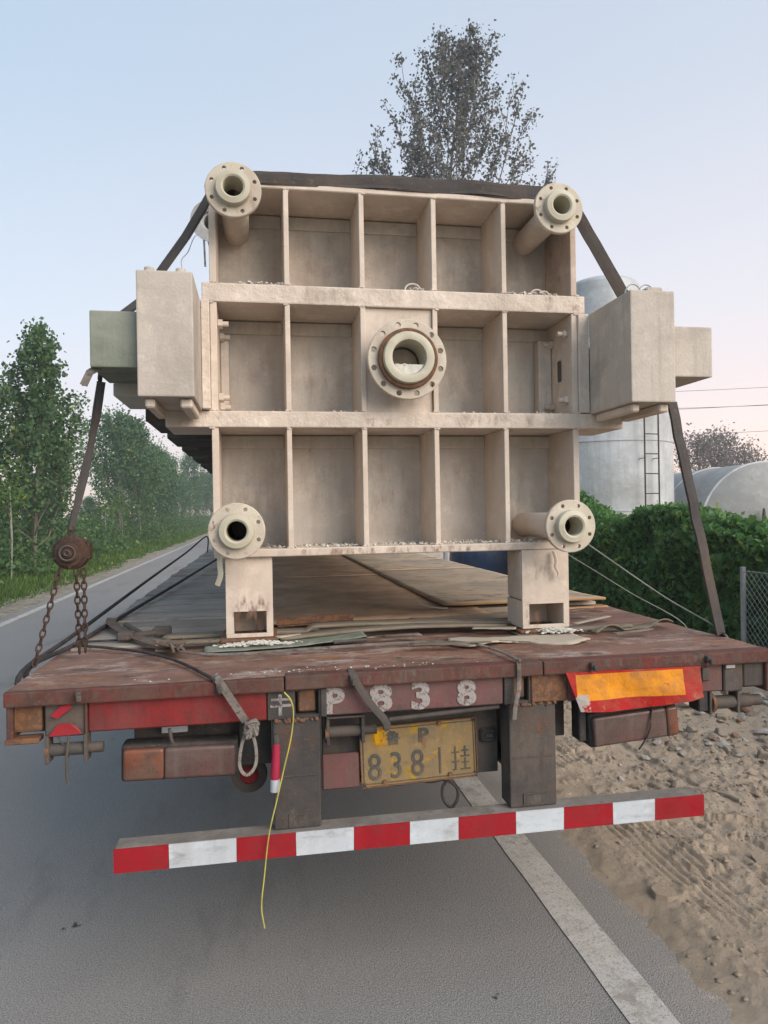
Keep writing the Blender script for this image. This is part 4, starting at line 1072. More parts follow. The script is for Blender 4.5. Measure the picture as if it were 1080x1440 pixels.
def load():
    P = pbox; b = 'beige_paint'; bl = 'beige_paint_lumpy'
    # horizontal beams
    o = P('crossbeam', LD, bl, -.80, .925, Y0, Y1 - .001, 2.652, 2.733, .006, 2); o['label'] = 'upper horizontal crossbeam'
    o = P('crossbeam', LD, bl, -.955, 1.105, Y0 - .002, Y1 - .001, 2.120, 2.190, .006, 2); o['label'] = 'lower horizontal crossbeam'
    P('base_plate', LD, b, LX0, LX1 + .02, Y0 - .004, 1.2, 1.566, 1.600, .004)
    P('top_plate', LD, b, LX0, LX1, Y0 + .01, 1.2, 3.150, 3.175, .004)
    # back panels of the three rows, each cell slightly proud of a frame
    xs_ = [-.765, -.442, -.114, .211, .537, .885]
    for (z0, z1) in ((1.600, 2.118), (2.192, 2.650), (2.735, 3.148)):
        for i in range(5):
            P('cell_lip', LD, 'beige_dusty', xs_[i] + .0115, xs_[i + 1] - .0115, Y1 - .014, Y1 - .0005, z1 - .062, z1 - .003, .003)
    P('back_panel', LD, 'beige_dusty', LX0 + .004, LX1 - .004, Y1, Y1 + .02, 1.601, 3.149, 0)
    # vertical ribs
    for i, x in enumerate(xs_):
        t2 = .011 if 0 < i < 5 else .014
        dx = .0 if 0 < i < 5 else (.012 if i == 0 else -.012)
        for (z0, z1) in ((1.601, 2.119), (2.191, 2.651), (2.734, 3.149)):
            mt = 'beige_rusty_edge' if (i == 5 and z0 > 2.7) else b
            P('rib', LD, mt, x - t2 + dx, x + t2 + dx, Y0 + .004, Y1 - .0005, z0, z1, .002)
    bm = B()
    for i, x in enumerate(xs_):
        for z, sg in ((1.602, 1), (2.118, -1), (2.192, 1), (2.650, -1), (2.735, 1), (3.148, -1)):
            for k in range(16):
                u = random.random(); px_ = x + random.choice((-1, 1)) * .0125; py_ = Y0 + .006 + (Y1 - Y0 - .01) * u
                bmesh.ops.create_icosphere(bm, subdivisions=1, radius=random.uniform(.003, .0065), matrix=Matrix.Translation((px_, py_, z + sg * .001)) @ Matrix.Diagonal((1, 2.2, 1, 1)))
            for k in range(3):
                bmesh.ops.create_icosphere(bm, subdivisions=1, radius=random.uniform(.003, .006), matrix=Matrix.Translation((x + random.uniform(-.012, .012), Y0 + .003, z + sg * .001)) @ Matrix.Diagonal((1.6, 1, 1, 1)))
    build('weld_beads', bm, bl, LD, True)['kind'] = 'stuff'
    # centre nozzle plate and nozzle
    P('nozzle_plate', LD, b, -.114 + .013, .211 - .013, Y0 + .020, Y0 + .032, 2.192, 2.650, 0)
    flange(.060, 2.402, .475, .172, .072, .112, 12, .0125, .60, .150, LD, .115, R(0), stub=.045)
    bm = B(); lathe(bm, [(.124, .001), (.130, .006), (.128, .022), (.120, .026), (.1125, .024)], (.060, .475, 2.402), '-y', 48)
    build('rusty_gasket', bm, 'rust_metal', LD, True)
    bm = B(); ch = []
    for yy in (.445, .60):
        ch.append([bm.verts.new((.060 + .071 * math.cos(a), yy, 2.402 + .071 * math.sin(a) + (0 if 0 < k < 14 else random.uniform(-.002, .002)))) for k, a in enumerate(np.linspace(R(205), R(335), 15))])
    bm.faces.new(ch[0]); bm.faces.new(ch[1][::-1]); bm.faces.new((ch[0][0], ch[1][0], ch[1][-1], ch[0][-1]))
    for k in range(40):
        bmesh.ops.create_icosphere(bm, subdivisions=1, radius=random.uniform(.003, .010), matrix=Matrix.Translation((.060 + random.uniform(-.055, .055), random.uniform(.45, .54), 2.372 + random.uniform(-.002, .004))) @ Matrix.Diagonal((1.4, 1, .6, 1)))
    o = build('dried_sludge', bm, 'white_crumb', LD); o['kind'] = 'stuff'
    # corner outlets
    for (cx, cz, yf, lab) in ((-.657, 3.059, .42, 'upper left outlet pipe'), (.748, 3.078, .45, 'upper right outlet pipe'), (-.664, 1.684, .37, 'lower left outlet pipe'), (.724, 1.677, .33, 'lower right outlet pipe')):
        p = flange(cx, cz, yf, .112, .039, .070, 8, .0085, Y1, .092, LD, .058, R(0), stub=.030); p['label'] = lab
    # side boxes with runners and knobs
    for sx, (x0, x1) in ((-1, (-1.004, -.803)), (1, (.940, 1.139))):
        sb = link('side_box', None, LD); sb['label'] = 'left side box' if sx < 0 else 'right side box'
        bm = B(); box(bm, x0, x1, .20, .575, 2.186, 2.648, .006, 2); build('shell', bm, 'box_paint', sb)
        inner = x1 if sx < 0 else x0
        for (a, c) in (((x0 + .02, x0 + .055), 0), ((x1 - .055, x1 - .012), 0)):
            bm = B(); box(bm, a[0], a[1], .235, .56, 2.150, 2.1855, .006); build('runner', bm, b, sb)
        P('end_flange', sb, bl, (x1 + .001) if sx < 0 else .888, -.768 if sx < 0 else (x0 - .001), .545 if sx < 0 else .572, .70, 2.193, 2.65, .003)
        for kx in ((x0 + .035, x0 + .15) if sx < 0 else (x0 + .155,)):
            bm = B()
            if sx < 0: cyl(bm, (kx, .29, 2.6485), (kx, .29, 2.684), .022, 16, .018)
            else: box(bm, kx - .045, kx + .03, .26, .36, 2.6485, 2.683, .006)
            build('lifting_lug', bm, 'box_paint', sb, True)
    # wire loops on the right box
    for q in (0, 1):
        bm = B(); x = .985 + q * .06
        tube(bm, [(x + .04 * (1 - math.cos(t)) - .015, .30, 2.648 + .055 * math.sin(t)) for t in np.linspace(0, math.pi, 14)], .0028, 6); build('wire_loop', bm, 'galvanised', LD, True)
    # rail end blocks and the long side rails
    e1 = pbox('rail_end_block', LD, 'green_grey_paint', -1.180, -1.008, .262, .60, 2.302, 2.512, .006, 2); e1['label'] = 'green grey rail end block'
    e2 = pbox('rail_end_block', LD, 'box_paint', 1.143, 1.352, .262, .60, 2.305, 2.520, .006, 2); e2['label'] = 'beige rail end block'
    for sx in (-1, 1):
        a, c = (-1.03, -.80) if sx < 0 else (.93, 1.16)
        P('side_rail', LD, 'green_grey_paint', a, c, .604, 9.3, 2.31, 2.50, .004)
        P('rail_bracket', LD, 'beige_dusty', (-1.165 if sx < 0 else 1.10), (-1.0 if sx < 0 else 1.26), .604, .98, 2.25, 2.305, .004)
    y = 1.02
    while y < 9:
        for sx in (-1, 1):
            a, c = (-1.10, -.80) if sx < 0 else (.93, 1.23)
            P('support_bracket', LD, 'dark_metal', a, c, y, y + .52, 2.20, 2.305, .004)
        y += .80
    # body: frame, stack of plates, tail frame
    P('head_block', LD, b, LX0 + .03, LX1 - .03, .902, 1.19, 1.602, 3.148, .004)
    for k in range(36):
        y = 1.22 + k * .205
        P('filter_plate', LD, 'tank_white' if k % 2 else 'green_grey_paint', -.68, .80, y, y + .19, 1.66, 3.02, .012)
    P('tail_block', LD, b, LX0, LX1, 8.7, 9.3, 1.58, 3.15, .006)
    P('top_beam', LD, b, -.05, .17, 1.2, 8.7, 3.03, 3.12, .004)
    # legs with a square mouse hole at the foot and a foot plate
    def leg(x0, x1, y, z0=1.222, foot=True):
        L = link('leg', None, LD); y1 = y + .20; h = .070
        t_ = .012
        bm = B()
        # outline of the front plate with an opening
        a, c = x0 + .032, x1 - .028
        box(bm, x0, x1, y + t_, y1, z0 + .125, 1.565, .018, 3)
        box(bm, x0, a, y + t_, y1, z0, z0 + .1245, .003); box(bm, c, x1, y + t_, y1, z0, z0 + .1245, .003); box(bm, a + .001, c - .001, y1 - .012, y1 - .001, z0, z0 + .124)
        build('post', bm, b, L, True)
        bm = B()
        box(bm, x0 + .001, x1 - .001, y, y + t_ - .0005, z0 + .112, 1.566, 0); box(bm, x0 + .001, a, y, y + t_ - .0005, z0 + .0176, z0 + .1119, 0); box(bm, c, x1 - .001, y, y + t_ - .0005, z0 + .0176, z0 + .1119, 0)
        box(bm, x0 + .001, x1 - .001, y, y + t_ - .0005, z0, z0 + .0175, .002)
        build('front_plate', bm, b, L)
        bm = B(); box(bm, x0 - .025, x1 + .02, y - .035, y1 + .04, z0 - .016, z0 - .001, .004, jit=.003); build('foot_plate', bm, 'rust_metal', L)
    leg(-.722, -.523, .60); leg(.590, .815, .56, 1.210)
    leg(-.722, -.523, 8.75); leg(.590, .815, 8.75, 1.210)
    # bolts inside the outer middle cells
    def nut(x, y, z, sx, L=.045):
        bm = B(); cyl(bm, (x, y, z), (x + sx * .02, y, z), .021, 6); cyl(bm, (x + sx * .02, y, z), (x + sx * L, y, z), .012, 10); build('bolt', bm, b, LD, True)
    for z in (2.575, 2.255): nut(-.738, .65, z, 1); nut(-.738, .80, z - .02, 1)
    for z in (2.57, 2.26): nut(.858, .64, z, -1); nut(.858, .80, z - .01, -1)
    bm = B(); box(bm, .850, .8585, .70, .73, 2.36, 2.46, .003); build('dark_slot', bm, 'dark_metal', LD)  # dark block for an open slot, its inner shade put into the colour
    pbox('inner_channel', LD, 'beige_dusty', .79, .857, .81, .872, 2.193, 2.58, .004)
    pbox('inner_channel', LD, 'beige_dusty', -.738, -.70, .81, .872, 2.193, 2.55, .004)
    # flaking crust lying on the ledges
    bm = B()
    for k in range(900):
        u = random.random()
        if u < .55: x, y, z = random.uniform(-.55, .70), random.uniform(Y0 + .01, Y1 - .02), 1.602
        elif u < .8: x, y, z = random.choice((random.uniform(.55, .82), random.uniform(-.65, -.45), random.uniform(.1, .16))), random.uniform(Y0, Y0 + .05), 2.735
        else: x, y, z = random.uniform(-.7, .82), random.uniform(Y0 + .02, Y1 - .02), 2.191
        s = random.uniform(.004, .016)
        m = Matrix.Translation((x, y, z + s * .3)) @ Matrix.Rotation(random.uniform(0, 6), 4, Vector((random.random(), random.random(), 1)).normalized()) @ Matrix.Diagonal((s, s * .7, s * .35, 1))
        bmesh.ops.create_cube(bm, size=1, matrix=m)
    o = build('paint_flakes', bm, 'white_crumb', LD); o['kind'] = 'stuff'
    for (x, z, r_) in ((.115, 2.737, .035), (.70, 2.737, .03), (.735, 2.737, .022)):
        bm = B(); tube(bm, [(x + r_ * math.cos(t), .60, z + r_ * .8 * math.sin(t)) for t in np.linspace(0, math.pi, 10)], .004, 6); build('wire_loop', bm, b, LD, True)
    # dripping rag ends at the outlets
    bm = B(); ribbon(bm, catmull([(-.735, .55, 1.60), (-.742, .55, 1.55), (-.738, .54, 1.50), (-.752, .54, 1.455)], 4), .022, (0, -1, 0), .005); build('tape_end', bm, 'plastic_liner', LD)
    bm = B(); tube(bm, catmull([(.735, .54, 1.56), (.742, .53, 1.52), (.738, .53, 1.49), (.752, .53, 1.46), (.744, .53, 1.44)], 4), .008, 6, .004); build('drip', bm, b, LD, True)
    # a second outlet further back, standing out at the upper left
    bm = B(); lathe(bm, [(.045, -.3), (.045, 0), (.11, 0), (.115, .02), (.06, .024), (.055, .02), (.055, -.1)], (-.80, 1.45, 3.335), '-y', 36); build('outlet_elbow', bm, 'galvanised', LD, True)
    bm = B(); cyl(bm, (-.80, 1.6, 3.335), (-.66, 1.6, 3.05), .045, 16); build('outlet_neck', bm, 'galvanised', LD, True)
    bm = B(); tube(bm, lerp((-.845, 1.44, 3.25), (-.84, 1.44, 3.09), 3), .006, 6); build('rag_strip', bm, 'webbing_grey', LD)
load()
#==SMALL
# ------------------------------------------------------------------ stains with a shape of their own
def stain(parent, mat, x0, x1, z0, z1, y, name='stain'):
    bm = B(); vs = [bm.verts.new(p) for p in ((x0, y, z0), (x1, y, z0), (x1, y, z1), (x0, y, z1))]; bm.faces.new(vs)
    return build(name, bm, mat, parent)
for a in (('stain_rust', .70, .775, 2.655, 2.735, .5785), ('stain_rust', .85, .925, 2.652, 2.733, .5785), ('stain_rust', -.77, -.70, 2.125, 2.19, .5765), ('stain_soft', -.5, .3, 2.655, 2.735, .5782),
          ('stain_dust', .1, .9, 2.125, 2.19, .5765), ('stain_rust', -.12, .02, 2.122, 2.165, .5768), ('stain_rust', -.72, -.525, 1.222, 1.42, .5985), ('stain_pink', -.70, -.54, 1.30, 1.40, .5975), ('stain_rust', .59, .69, 1.212, 1.34, .5585), ('stain_dust', .60, .80, 1.40, 1.54, .5585),
          ('stain_rust', -.60, .70, 1.566, 1.60, .5745), ('stain_soft', -.44, -.12, 2.66, 2.733, .578),
          ('stain_soft', -.10, .20, 2.53, 2.65, .599), ('stain_soft', -.1, .2, 2.2, 2.30, .599)):
    stain(LD, a[0], *a[1:])
for i_, (c0, c1) in enumerate(((-.75, -.45), (-.43, -.12), (-.10, .20), (.22, .53), (.55, .86))):
    for (z0, z1) in ((1.605, 1.86), (2.2, 2.4), (2.74, 2.95)):
        if (i_ + int(z0)) % 2: stain(LD, 'stain_soft', c0, c1, z0, z1, .8785)
        stain(LD, 'stain_soft', c0, c1, z0 + .12, z1 + .16, .8775)
stain(LD, 'stain_pink', -.655, -.55, 2.95, 3.10, .4185)
for a in (('stain_dark', -1.15, -.85, 1.03, 1.135, .0105), ('stain_dark', -.9, -.56, 1.028, 1.09, .0102), ('stain_dark', -.33, .3, 1.033, 1.060, .0085),
          ('stain_rust', -.54, -.378, .90, 1.03, -.0030), ('stain_dark', -.54, -.378, .66, .80, -.0033), ('stain_dust', -.52, -.40, .655, .73, -.0036), ('stain_rust', .318, .498, .86, 1.03, -.0030), ('stain_dark', .318, .498, .70, .92, -.0034), ('stain_dust', .32, .49, .655, .70, -.0038),
          ('stain_grime', -1.06, -.4, .575, .65, -.0338), ('stain_grime', -.1, .55, .575, .65, -.0338), ('stain_grime', -.7, .2, .62, .655, -.0341), ('stain_grime', .3, 1.08, .60, .655, -.0341), ('stain_grime', .5, 1.08, .572, .61, -.0345),
          ('stain_dark', -1.4, -.5, 1.13, 1.186, -.0135), ('stain_dust', -.45, .45, 1.135, 1.187, -.0138), ('stain_dark', .3, 1.4, 1.135, 1.187, -.0136), ('stain_dust', .5, 1.4, 1.15, 1.187, -.0141), ('stain_rust', .55, 1.2, 1.03, 1.13, .0120)):
    stain(TR, a[0], *a[1:])
stain(TR, 'stain_orange', -.185, -.120, .88, .955, .0955)
stain(TR, 'stain_grime', -.21, .21, .745, .955, .0945); stain(TR, 'stain_rust', -.02, .12, .86, .93, .0948)

# ------------------------------------------------------------------ straps, hoist, ropes
def straps():
    # long dark strap over the load, both sides
    bm = B()
    pts = lerp((-1.300, .45, 1.70), (-1.215, .49, 2.10), 6) + lerp((-1.205, .495, 2.14), (-1.190, .50, 2.29), 2)
    ribbon(bm, pts, [.020 + .014 * math.sin(i * .5) ** 2 for i in range(len(pts))], (0.25, -1, 0.05), .010, .003)
    pts2 = lerp((-1.306, .455, 1.70), (-1.245, .475, 1.95), 5) + lerp((-1.24, .48, 1.98), (-1.196, .505, 2.29), 3)
    ribbon(bm, pts2, .02, (0.9, -1, 0.05), .008, .003)
    ribbon(bm, lerp((-1.196, .50, 2.29), (-1.192, .60, 2.53), 3), .045, (-1, 0, 0), .008)
    ribbon(bm, [Vector((-1.190, .61, 2.535)), Vector((-1.06, .64, 2.66)), Vector((-.96, .62, 2.79)), Vector((-.86, .61, 2.93)), Vector((-.775, .60, 3.075)), Vector((-.735, .60, 3.15))], .052, (-.6, -.8, .5), .012, .004)
    top = [(-.70, .60, 3.186), (-.55, .60, 3.192), (-.2, .60, 3.200), (.187, .60, 3.207), (.45, .60, 3.206), (.69, .60, 3.202), (.83, .60, 3.186), (.90, .60, 3.13)]
    cp = catmull(top, 6)
    for dz, dy, nz, w_ in ((0, 0, .35, .060), (.010, .004, .12, .052), (-.008, -.008, -.05, .050)):
        ribbon(bm, [p + Vector((0, dy + .006 * math.sin(i * .7 + dz * 90), dz + .0015 * math.sin(i * .9))) for i, p in enumerate(cp)], [w_ * (.75 + .35 * min(1, i / 18)) for i in range(len(cp))], (0, -1, nz), .008, .0015)
    ribbon(bm, lerp((.895, .60, 3.135), (1.145, .60, 2.725), 8), .056, (-.2, -1, -.1), .010, .003)
    ribbon(bm, lerp((1.15, .60, 2.72), (1.185, .33, 2.20), 4), .05, (1, -.3, 0), .010)
    ribbon(bm, lerp((1.180, .30, 2.20), (1.395, .30, 1.195), 14), .056, (.35, -1, .1), .010, .003)
    ribbon(bm, [Vector((1.395, .30, 1.2)), Vector((1.415, .30, 1.17)), Vector((1.415, .30, 1.03))], .055, (1, 0, 0), .008)
    tagk(build('cargo_strap', bm, 'webbing_dark', None, False, (-1.3, .45, 1.7)), 'wide dark lashing strap drawn over the top of the steel press', 'strap')
    bm = B(); ribbon(bm, [Vector((-1.155, .30, 2.31)), Vector((-1.185, .28, 2.285)), Vector((-1.205, .27, 2.235))], .028, (0, -1, .2), .003)
    tagk(build('tape_scrap', bm, 'webbing_grey', None, False, (-1.155, .3, 2.31)), 'grey tape scrap hanging under the green grey block', 'tape')
    bm = B(); tube(bm, catmull([(-.84, 1.35, 3.24), (-.858, 1.0, 3.08), (-.862, .7, 2.9), (-.86, .4, 2.76), (-.848, .29, 2.684)], 5), .0022, 5)
    tagk(build('thin_wire', bm, 'galvanised', None, False, (-.84, 1.35, 3.24)), 'thin wire running from the left side box up to the rear outlet', 'wire')

    # chain hoist
    h = thing('chain_hoist', 'rusty round chain hoist hanging from the dark strap at left', 'chain hoist', (-1.302, .45, 1.61))
    cx, cy, cz = -1.302, .45, 1.612
    bm = B(); r_ = lathe(bm, [(.001, .062), (.018, .060), (.020, .050), (.034, .048), (.040, .036), (.052, .034), (.058, .024), (.066, .018), (.068, -.03), (.055, -.045), (.001, -.046)], (cx, cy, cz), '-y', 28)
    build('gear_case', bm, 'hoist_rust', h, True)
    bm = B(); lathe(bm, [(.024, .060), (.028, .063), (.032, .060)], (cx, cy, cz), '-y', 24); lathe(bm, [(.006, .062), (.010, .068), (.013, .062)], (cx, cy, cz), '-y', 16); build('hub_ring', bm, 'dark_metal', h, True)
    bm = B()
    for k in range(5):
        a = R(200 + k * 72); cyl(bm, (cx + .056 * math.cos(a), cy - .018, cz + .056 * math.sin(a)), (cx + .056 * math.cos(a), cy - .034, cz + .056 * math.sin(a)), .006, 6)
    build('case_bolt', bm, 'hoist_rust', h)
    bm = B(); box(bm, cx - .066, cx - .052, cy - .01, cy + .04, cz - .035, cz + .035, .006); build('side_plate', bm, 'hoist_rust', h)
    bm = B(); box(bm, cx + .055, cx + .070, cy - .01, cy + .05, cz - .03, cz + .04, .006); build('side_plate', bm, 'hoist_rust', h)
    bm = B(); tube(bm, catmull([(cx, cy, cz + .06), (cx - .006, cy, cz + .082), (cx + .006, cy, cz + .104), (cx + .010, cy, cz + .090), (cx + .003, cy, cz + .078)], 5), .006, 8); build('top_hook', bm, 'hoist_rust', h, True)
    def chain(p0, p1, nm, step=.026, sag=0):
        p0, p1 = Vector(p0), Vector(p1); L = (p1 - p0).length; n = int(L / step); bm = B()
        for i in range(n):
            t = (i + .5) / n; p = p0.lerp(p1, t); d = (p1 - p0).normalized()
            q = d.to_track_quat('Z', 'Y').to_matrix().to_4x4() @ Matrix.Rotation(R(90) * (i % 2) + .35, 4, 'Z')
            ring = []
            for k in range(12):
                a = 2 * math.pi * k / 12; ring.append(Matrix.Translation(p) @ q @ Vector((.0095 * math.cos(a), 0, .0175 * math.sin(a))))
            rr_ = []
            for k in range(12):
                tdir = (ring[(k + 1) % 12] - ring[k - 1]).normalized(); s_ = (q @ Vector((0, 1, 0, 0))).to_3d().normalized(); u_ = tdir.cross(s_)
                rr_.append([bm.verts.new(ring[k] + (s_ * math.cos(b_ * 1.2566) + u_ * math.sin(b_ * 1.2566)) * .0036) for b_ in range(5)])
            for k in range(12):
                for b_ in range(5): bm.faces.new((rr_[k][b_], rr_[k][(b_ + 1) % 5], rr_[(k + 1) % 12][(b_ + 1) % 5], rr_[(k + 1) % 12][b_]))
        return build(nm, bm, 'hoist_rust', h, True)
    chain((-1.340, .44, 1.555), (-1.414, .35, 1.195), 'load_chain')
    chain((-1.282, .44, 1.548), (-1.272, .43, 1.222), 'hand_chain'); chain((-1.254, .44, 1.548), (-1.250, .43, 1.226), 'hand_chain')
    chain((-1.272, .43, 1.222), (-1.250, .43, 1.222), 'hand_chain')

    def rope(name, pts, r, mat, label, cat='rope', n=8, smooth=True, group=None):
        bm = B(); tube(bm, catmull(pts, 6), r, n)
        return tagk(build(name, bm, mat, None, smooth, tuple(pts[0])), label, cat, group)
    rope('black_rope', [(-1.425, .26, 1.09), (-1.432, .27, 1.19), (-1.42, 1.0, 1.212), (-1.395, 3.0, 1.275), (-1.365, 5.5, 1.345), (-1.337, 8.2, 1.435), (-1.335, 8.25, 1.20)], .010, 'rope_black', 'upper of two black ropes running forward along the left deck edge')
    rope('black_rope', [(-1.428, .34, 1.09), (-1.433, .36, 1.19), (-1.37, .75, 1.200), (-1.30, 1.6, 1.215), (-1.18, 3.2, 1.240), (-1.02, 5.4, 1.278), (-.80, 7.8, 1.34), (-.62, 8.8, 1.60)], .010, 'rope_black', 'lower of two black ropes slanting over the grey boards')
    rope('thin_rope', [(-1.37, .72, 1.204), (-1.22, .63, 1.203), (-1.05, .49, 1.203), (-.90, .30, 1.200), (-.76, .02, 1.196), (-.735, -.02, 1.186)], .006, 'rope_black', 'thin black rope leading from the left edge to the knotted strap')
    rope('thin_rope', [(-1.36, .80, 1.203), (-1.20, .79, 1.205), (-1.12, .80, 1.204)], .005, 'rope_black', 'short black cord beside the cast off clamp on the left deck')
    rope('white_rope', [(.80, .60, 1.675), (1.0, .54, 1.52), (1.22, .44, 1.345), (1.42, .30, 1.19), (1.425, .29, 1.06)], .0032, 'rope_white', 'upper pale rope from the lower right outlet to the deck edge')
    rope('white_rope', [(.80, .82, 1.60), (1.0, .76, 1.47), (1.2, .70, 1.335), (1.415, .60, 1.19), (1.42, .59, 1.06)], .0022, 'rope_white', 'lower thinner pale rope beside the right leg')
    rope('yellow_cord', [(-.50, -.015, 1.132), (-.478, -.022, 1.105), (-.470, -.03, 1.06), (-.480, -.035, .98), (-.505, -.04, .88), (-.530, -.045, .78), (-.560, -.05, .66), (-.578, -.05, .52), (-.589, -.05, .42), (-.580, -.05, .345)], .0024, 'cord_yellow', 'thin yellow cord hanging from the rear beam past the bumper', 'cord')

    def strap(name, pts, wd, nrm, mat, label, th=.005, wob=.001, n=5):
        bm = B(); cp = catmull(pts, n)
        ribbon(bm, cp, wd, nrm, th, wob)
        return tagk(build(name, bm, mat, None, False, tuple(pts[0])), label, 'strap')
    strap('loose_strap', [(-1.32, 1.30, 1.232), (-1.30, 1.18, 1.226), (-1.18, .88, 1.222), (-1.05, .66, 1.216), (-.955, .52, 1.212)], .048, (.2, -.5, 1), 'webbing_brown', 'brown strap hung over the black ropes and tied to the cord')
    strap('loose_strap', [(-.95, .50, 1.212), (-.86, .40, 1.208), (-.70, .33, 1.206), (-.45, .36, 1.206), (-.2, .38, 1.206), (.05, .40, 1.205), (.25, .35, 1.203), (.330, .18, 1.203), (.350, .0, 1.200), (.352, -.018, 1.185), (.350, -.020, 1.10), (.335, -.022, 1.03), (.330, -.022, .985)], .016, [(0, -.3, 1)] * 45 + [(0, -1, 0)] * 16, 'webbing_grey', 'long grey strap lying along the rear deck and over its edge by the plate')
    # strap over the edge to a knot, then a hanging loop
    strap('knotted_strap', [(-.735, .00, 1.200), (-.715, -.022, 1.178), (-.672, -.028, 1.11), (-.632, -.032, 1.045)], .026, (0, -1, .2), 'webbing_grey', 'pale strap folded over the rear edge and ending in a knot and loop')
    o = bpy.data.objects['knotted_strap']
    bm = B()
    for k in range(16):
        a = k * 1.3; tube(bm, catmull([Vector((-.617, -.045, 1.025)) + Vector((random.uniform(-.024, .024), random.uniform(-.018, .012), random.uniform(-.028, .028))) for _ in range(4)], 3), .007, 6)
    build('knot', bm, 'webbing_grey', o, True)
    bm = B(); ribbon(bm, catmull([(-.630, -.035, 1.02), (-.648, -.035, .96), (-.655, -.03, .90), (-.642, -.03, .868), (-.620, -.03, .866), (-.600, -.03, .90), (-.600, -.035, .96), (-.614, -.04, 1.015)], 6), .011, (.35, -1, 0), .0035); build('loop', bm, 'webbing_grey', o)
    strap('short_strap', [(-.262, .03, 1.190), (-.258, -.018, 1.178), (-.235, -.024, 1.13), (-.195, -.024, 1.07), (-.150, -.02, 1.015), (-.135, -.01, .975)], .026, (.1, -1, .1), 'webbing_dark', 'dark strap slanting down over the painted number to the plate')
    # knot bundle on the deck
    bm = B()
    for k in range(14):
        tube(bm, catmull([Vector((-.935, .47, 1.222)) + Vector((random.uniform(-.06, .06), random.uniform(-.05, .05), random.uniform(-.018, .02))) for _ in range(4)], 3), .006, 6)
    tagk(build('rope_knot', bm, 'webbing_brown', None, True, (-.935, .47, 1.2)), 'tangled knot of cord on the rusty deck left of the left leg', 'knot')
    # cast off clamp
    c = thing('cast_off_clamp', 'dark rusty lever clamp lying on the deck by the ropes', 'clamp', (-1.15, .86, 1.2))
    bm = B(); tube(bm, lerp((-1.20, .98, 1.245), (-1.10, .84, 1.218), 3), .012, 8); tube(bm, lerp((-1.17, .80, 1.215), (-1.02, .86, 1.222), 3), .014, 8); build('lever', bm, 'dark_metal', c, True)
    bm = B(); box(bm, -1.20, -1.13, .76, .83, 1.203, 1.24, .008); build('jaw', bm, 'dark_metal', c)
    bm = B(); box(bm, -1.06, -.98, .84, .90, 1.203, 1.245, .008); build('jaw', bm, 'dark_metal', c)
straps()

# ------------------------------------------------------------------ sheets and scraps on the deck
def sheet(name, x0, x1, y0, y1, z, th, mat, label, cat, nx=24, ny=24, amp=.004, edge=0.0, seed=0, curl=None, rot=0.0, edge_mat=None):
    """a warped sheet of real thickness with ragged ends"""
    xs = np.linspace(x0, x1, nx); ys = np.linspace(y0, y1, ny); X, Y = np.meshgrid(xs, ys)
    tx = (X - x0) / (x1 - x0); ty = (Y - y0) / (y1 - y0)
    Zz = z + fbm(X, Y, 1.3, 4, .5, seed) * amp * 2 + (curl(tx, ty) if curl else 0)
    Yj = Y - (1 - ty) ** 6 * fbm(X * 3, Y * 0 + seed, 2.5, 4, .6, seed + 3) * edge * 2 + ty ** 6 * fbm(X * 3, Y * 0 + seed, 2.5, 4, .6, seed + 5) * edge
    Xj = X - (1 - tx) ** 6 * fbm(X * 0 + seed, Y * 3, 2.5, 4, .6, seed + 7) * edge + tx ** 6 * fbm(X * 0, Y * 3, 2.5, 4, .6, seed + 8) * edge
    cx, cy = (x0 + x1) / 2, (y0 + y1) / 2
    c, s = math.cos(rot), math.sin(rot); Xr = (Xj - cx) * c - (Yj - cy) * s; Yr = (Xj - cx) * s + (Yj - cy) * c
    T = np.stack([Xr, Yr, Zz - z + th], -1).reshape(-1, 3); Bt = np.stack([Xr, Yr, Zz - z], -1).reshape(-1, 3)
    V = np.concatenate([T, Bt]); n = nx * ny
    i = np.arange(ny - 1)[:, None] * nx + np.arange(nx - 1)[None]
    F1 = np.stack([i, i + 1, i + nx + 1, i + nx], -1).reshape(-1, 4); F2 = F1[:, ::-1] + n
    ring = list(range(nx)) + [nx - 1 + k * nx for k in range(1, ny)] + list(range(n - 2, n - nx - 1, -1)) + [k * nx for k in range(ny - 2, 0, -1)]
    F3 = np.array([[ring[k], ring[k] + n, ring[(k + 1) % len(ring)] + n, ring[(k + 1) % len(ring)]] for k in range(len(ring))])
    me = np_mesh(name, V, np.concatenate([F1, F2, F3]), mat)
    if edge_mat:
        me.materials.append(MATS[edge_mat]); k0 = len(F1) + len(F2)
        for p in me.polygons[k0:]: p.material_index = 1
    o = link(name, me, None, (cx, cy, z)); return tagk(o, label, cat)
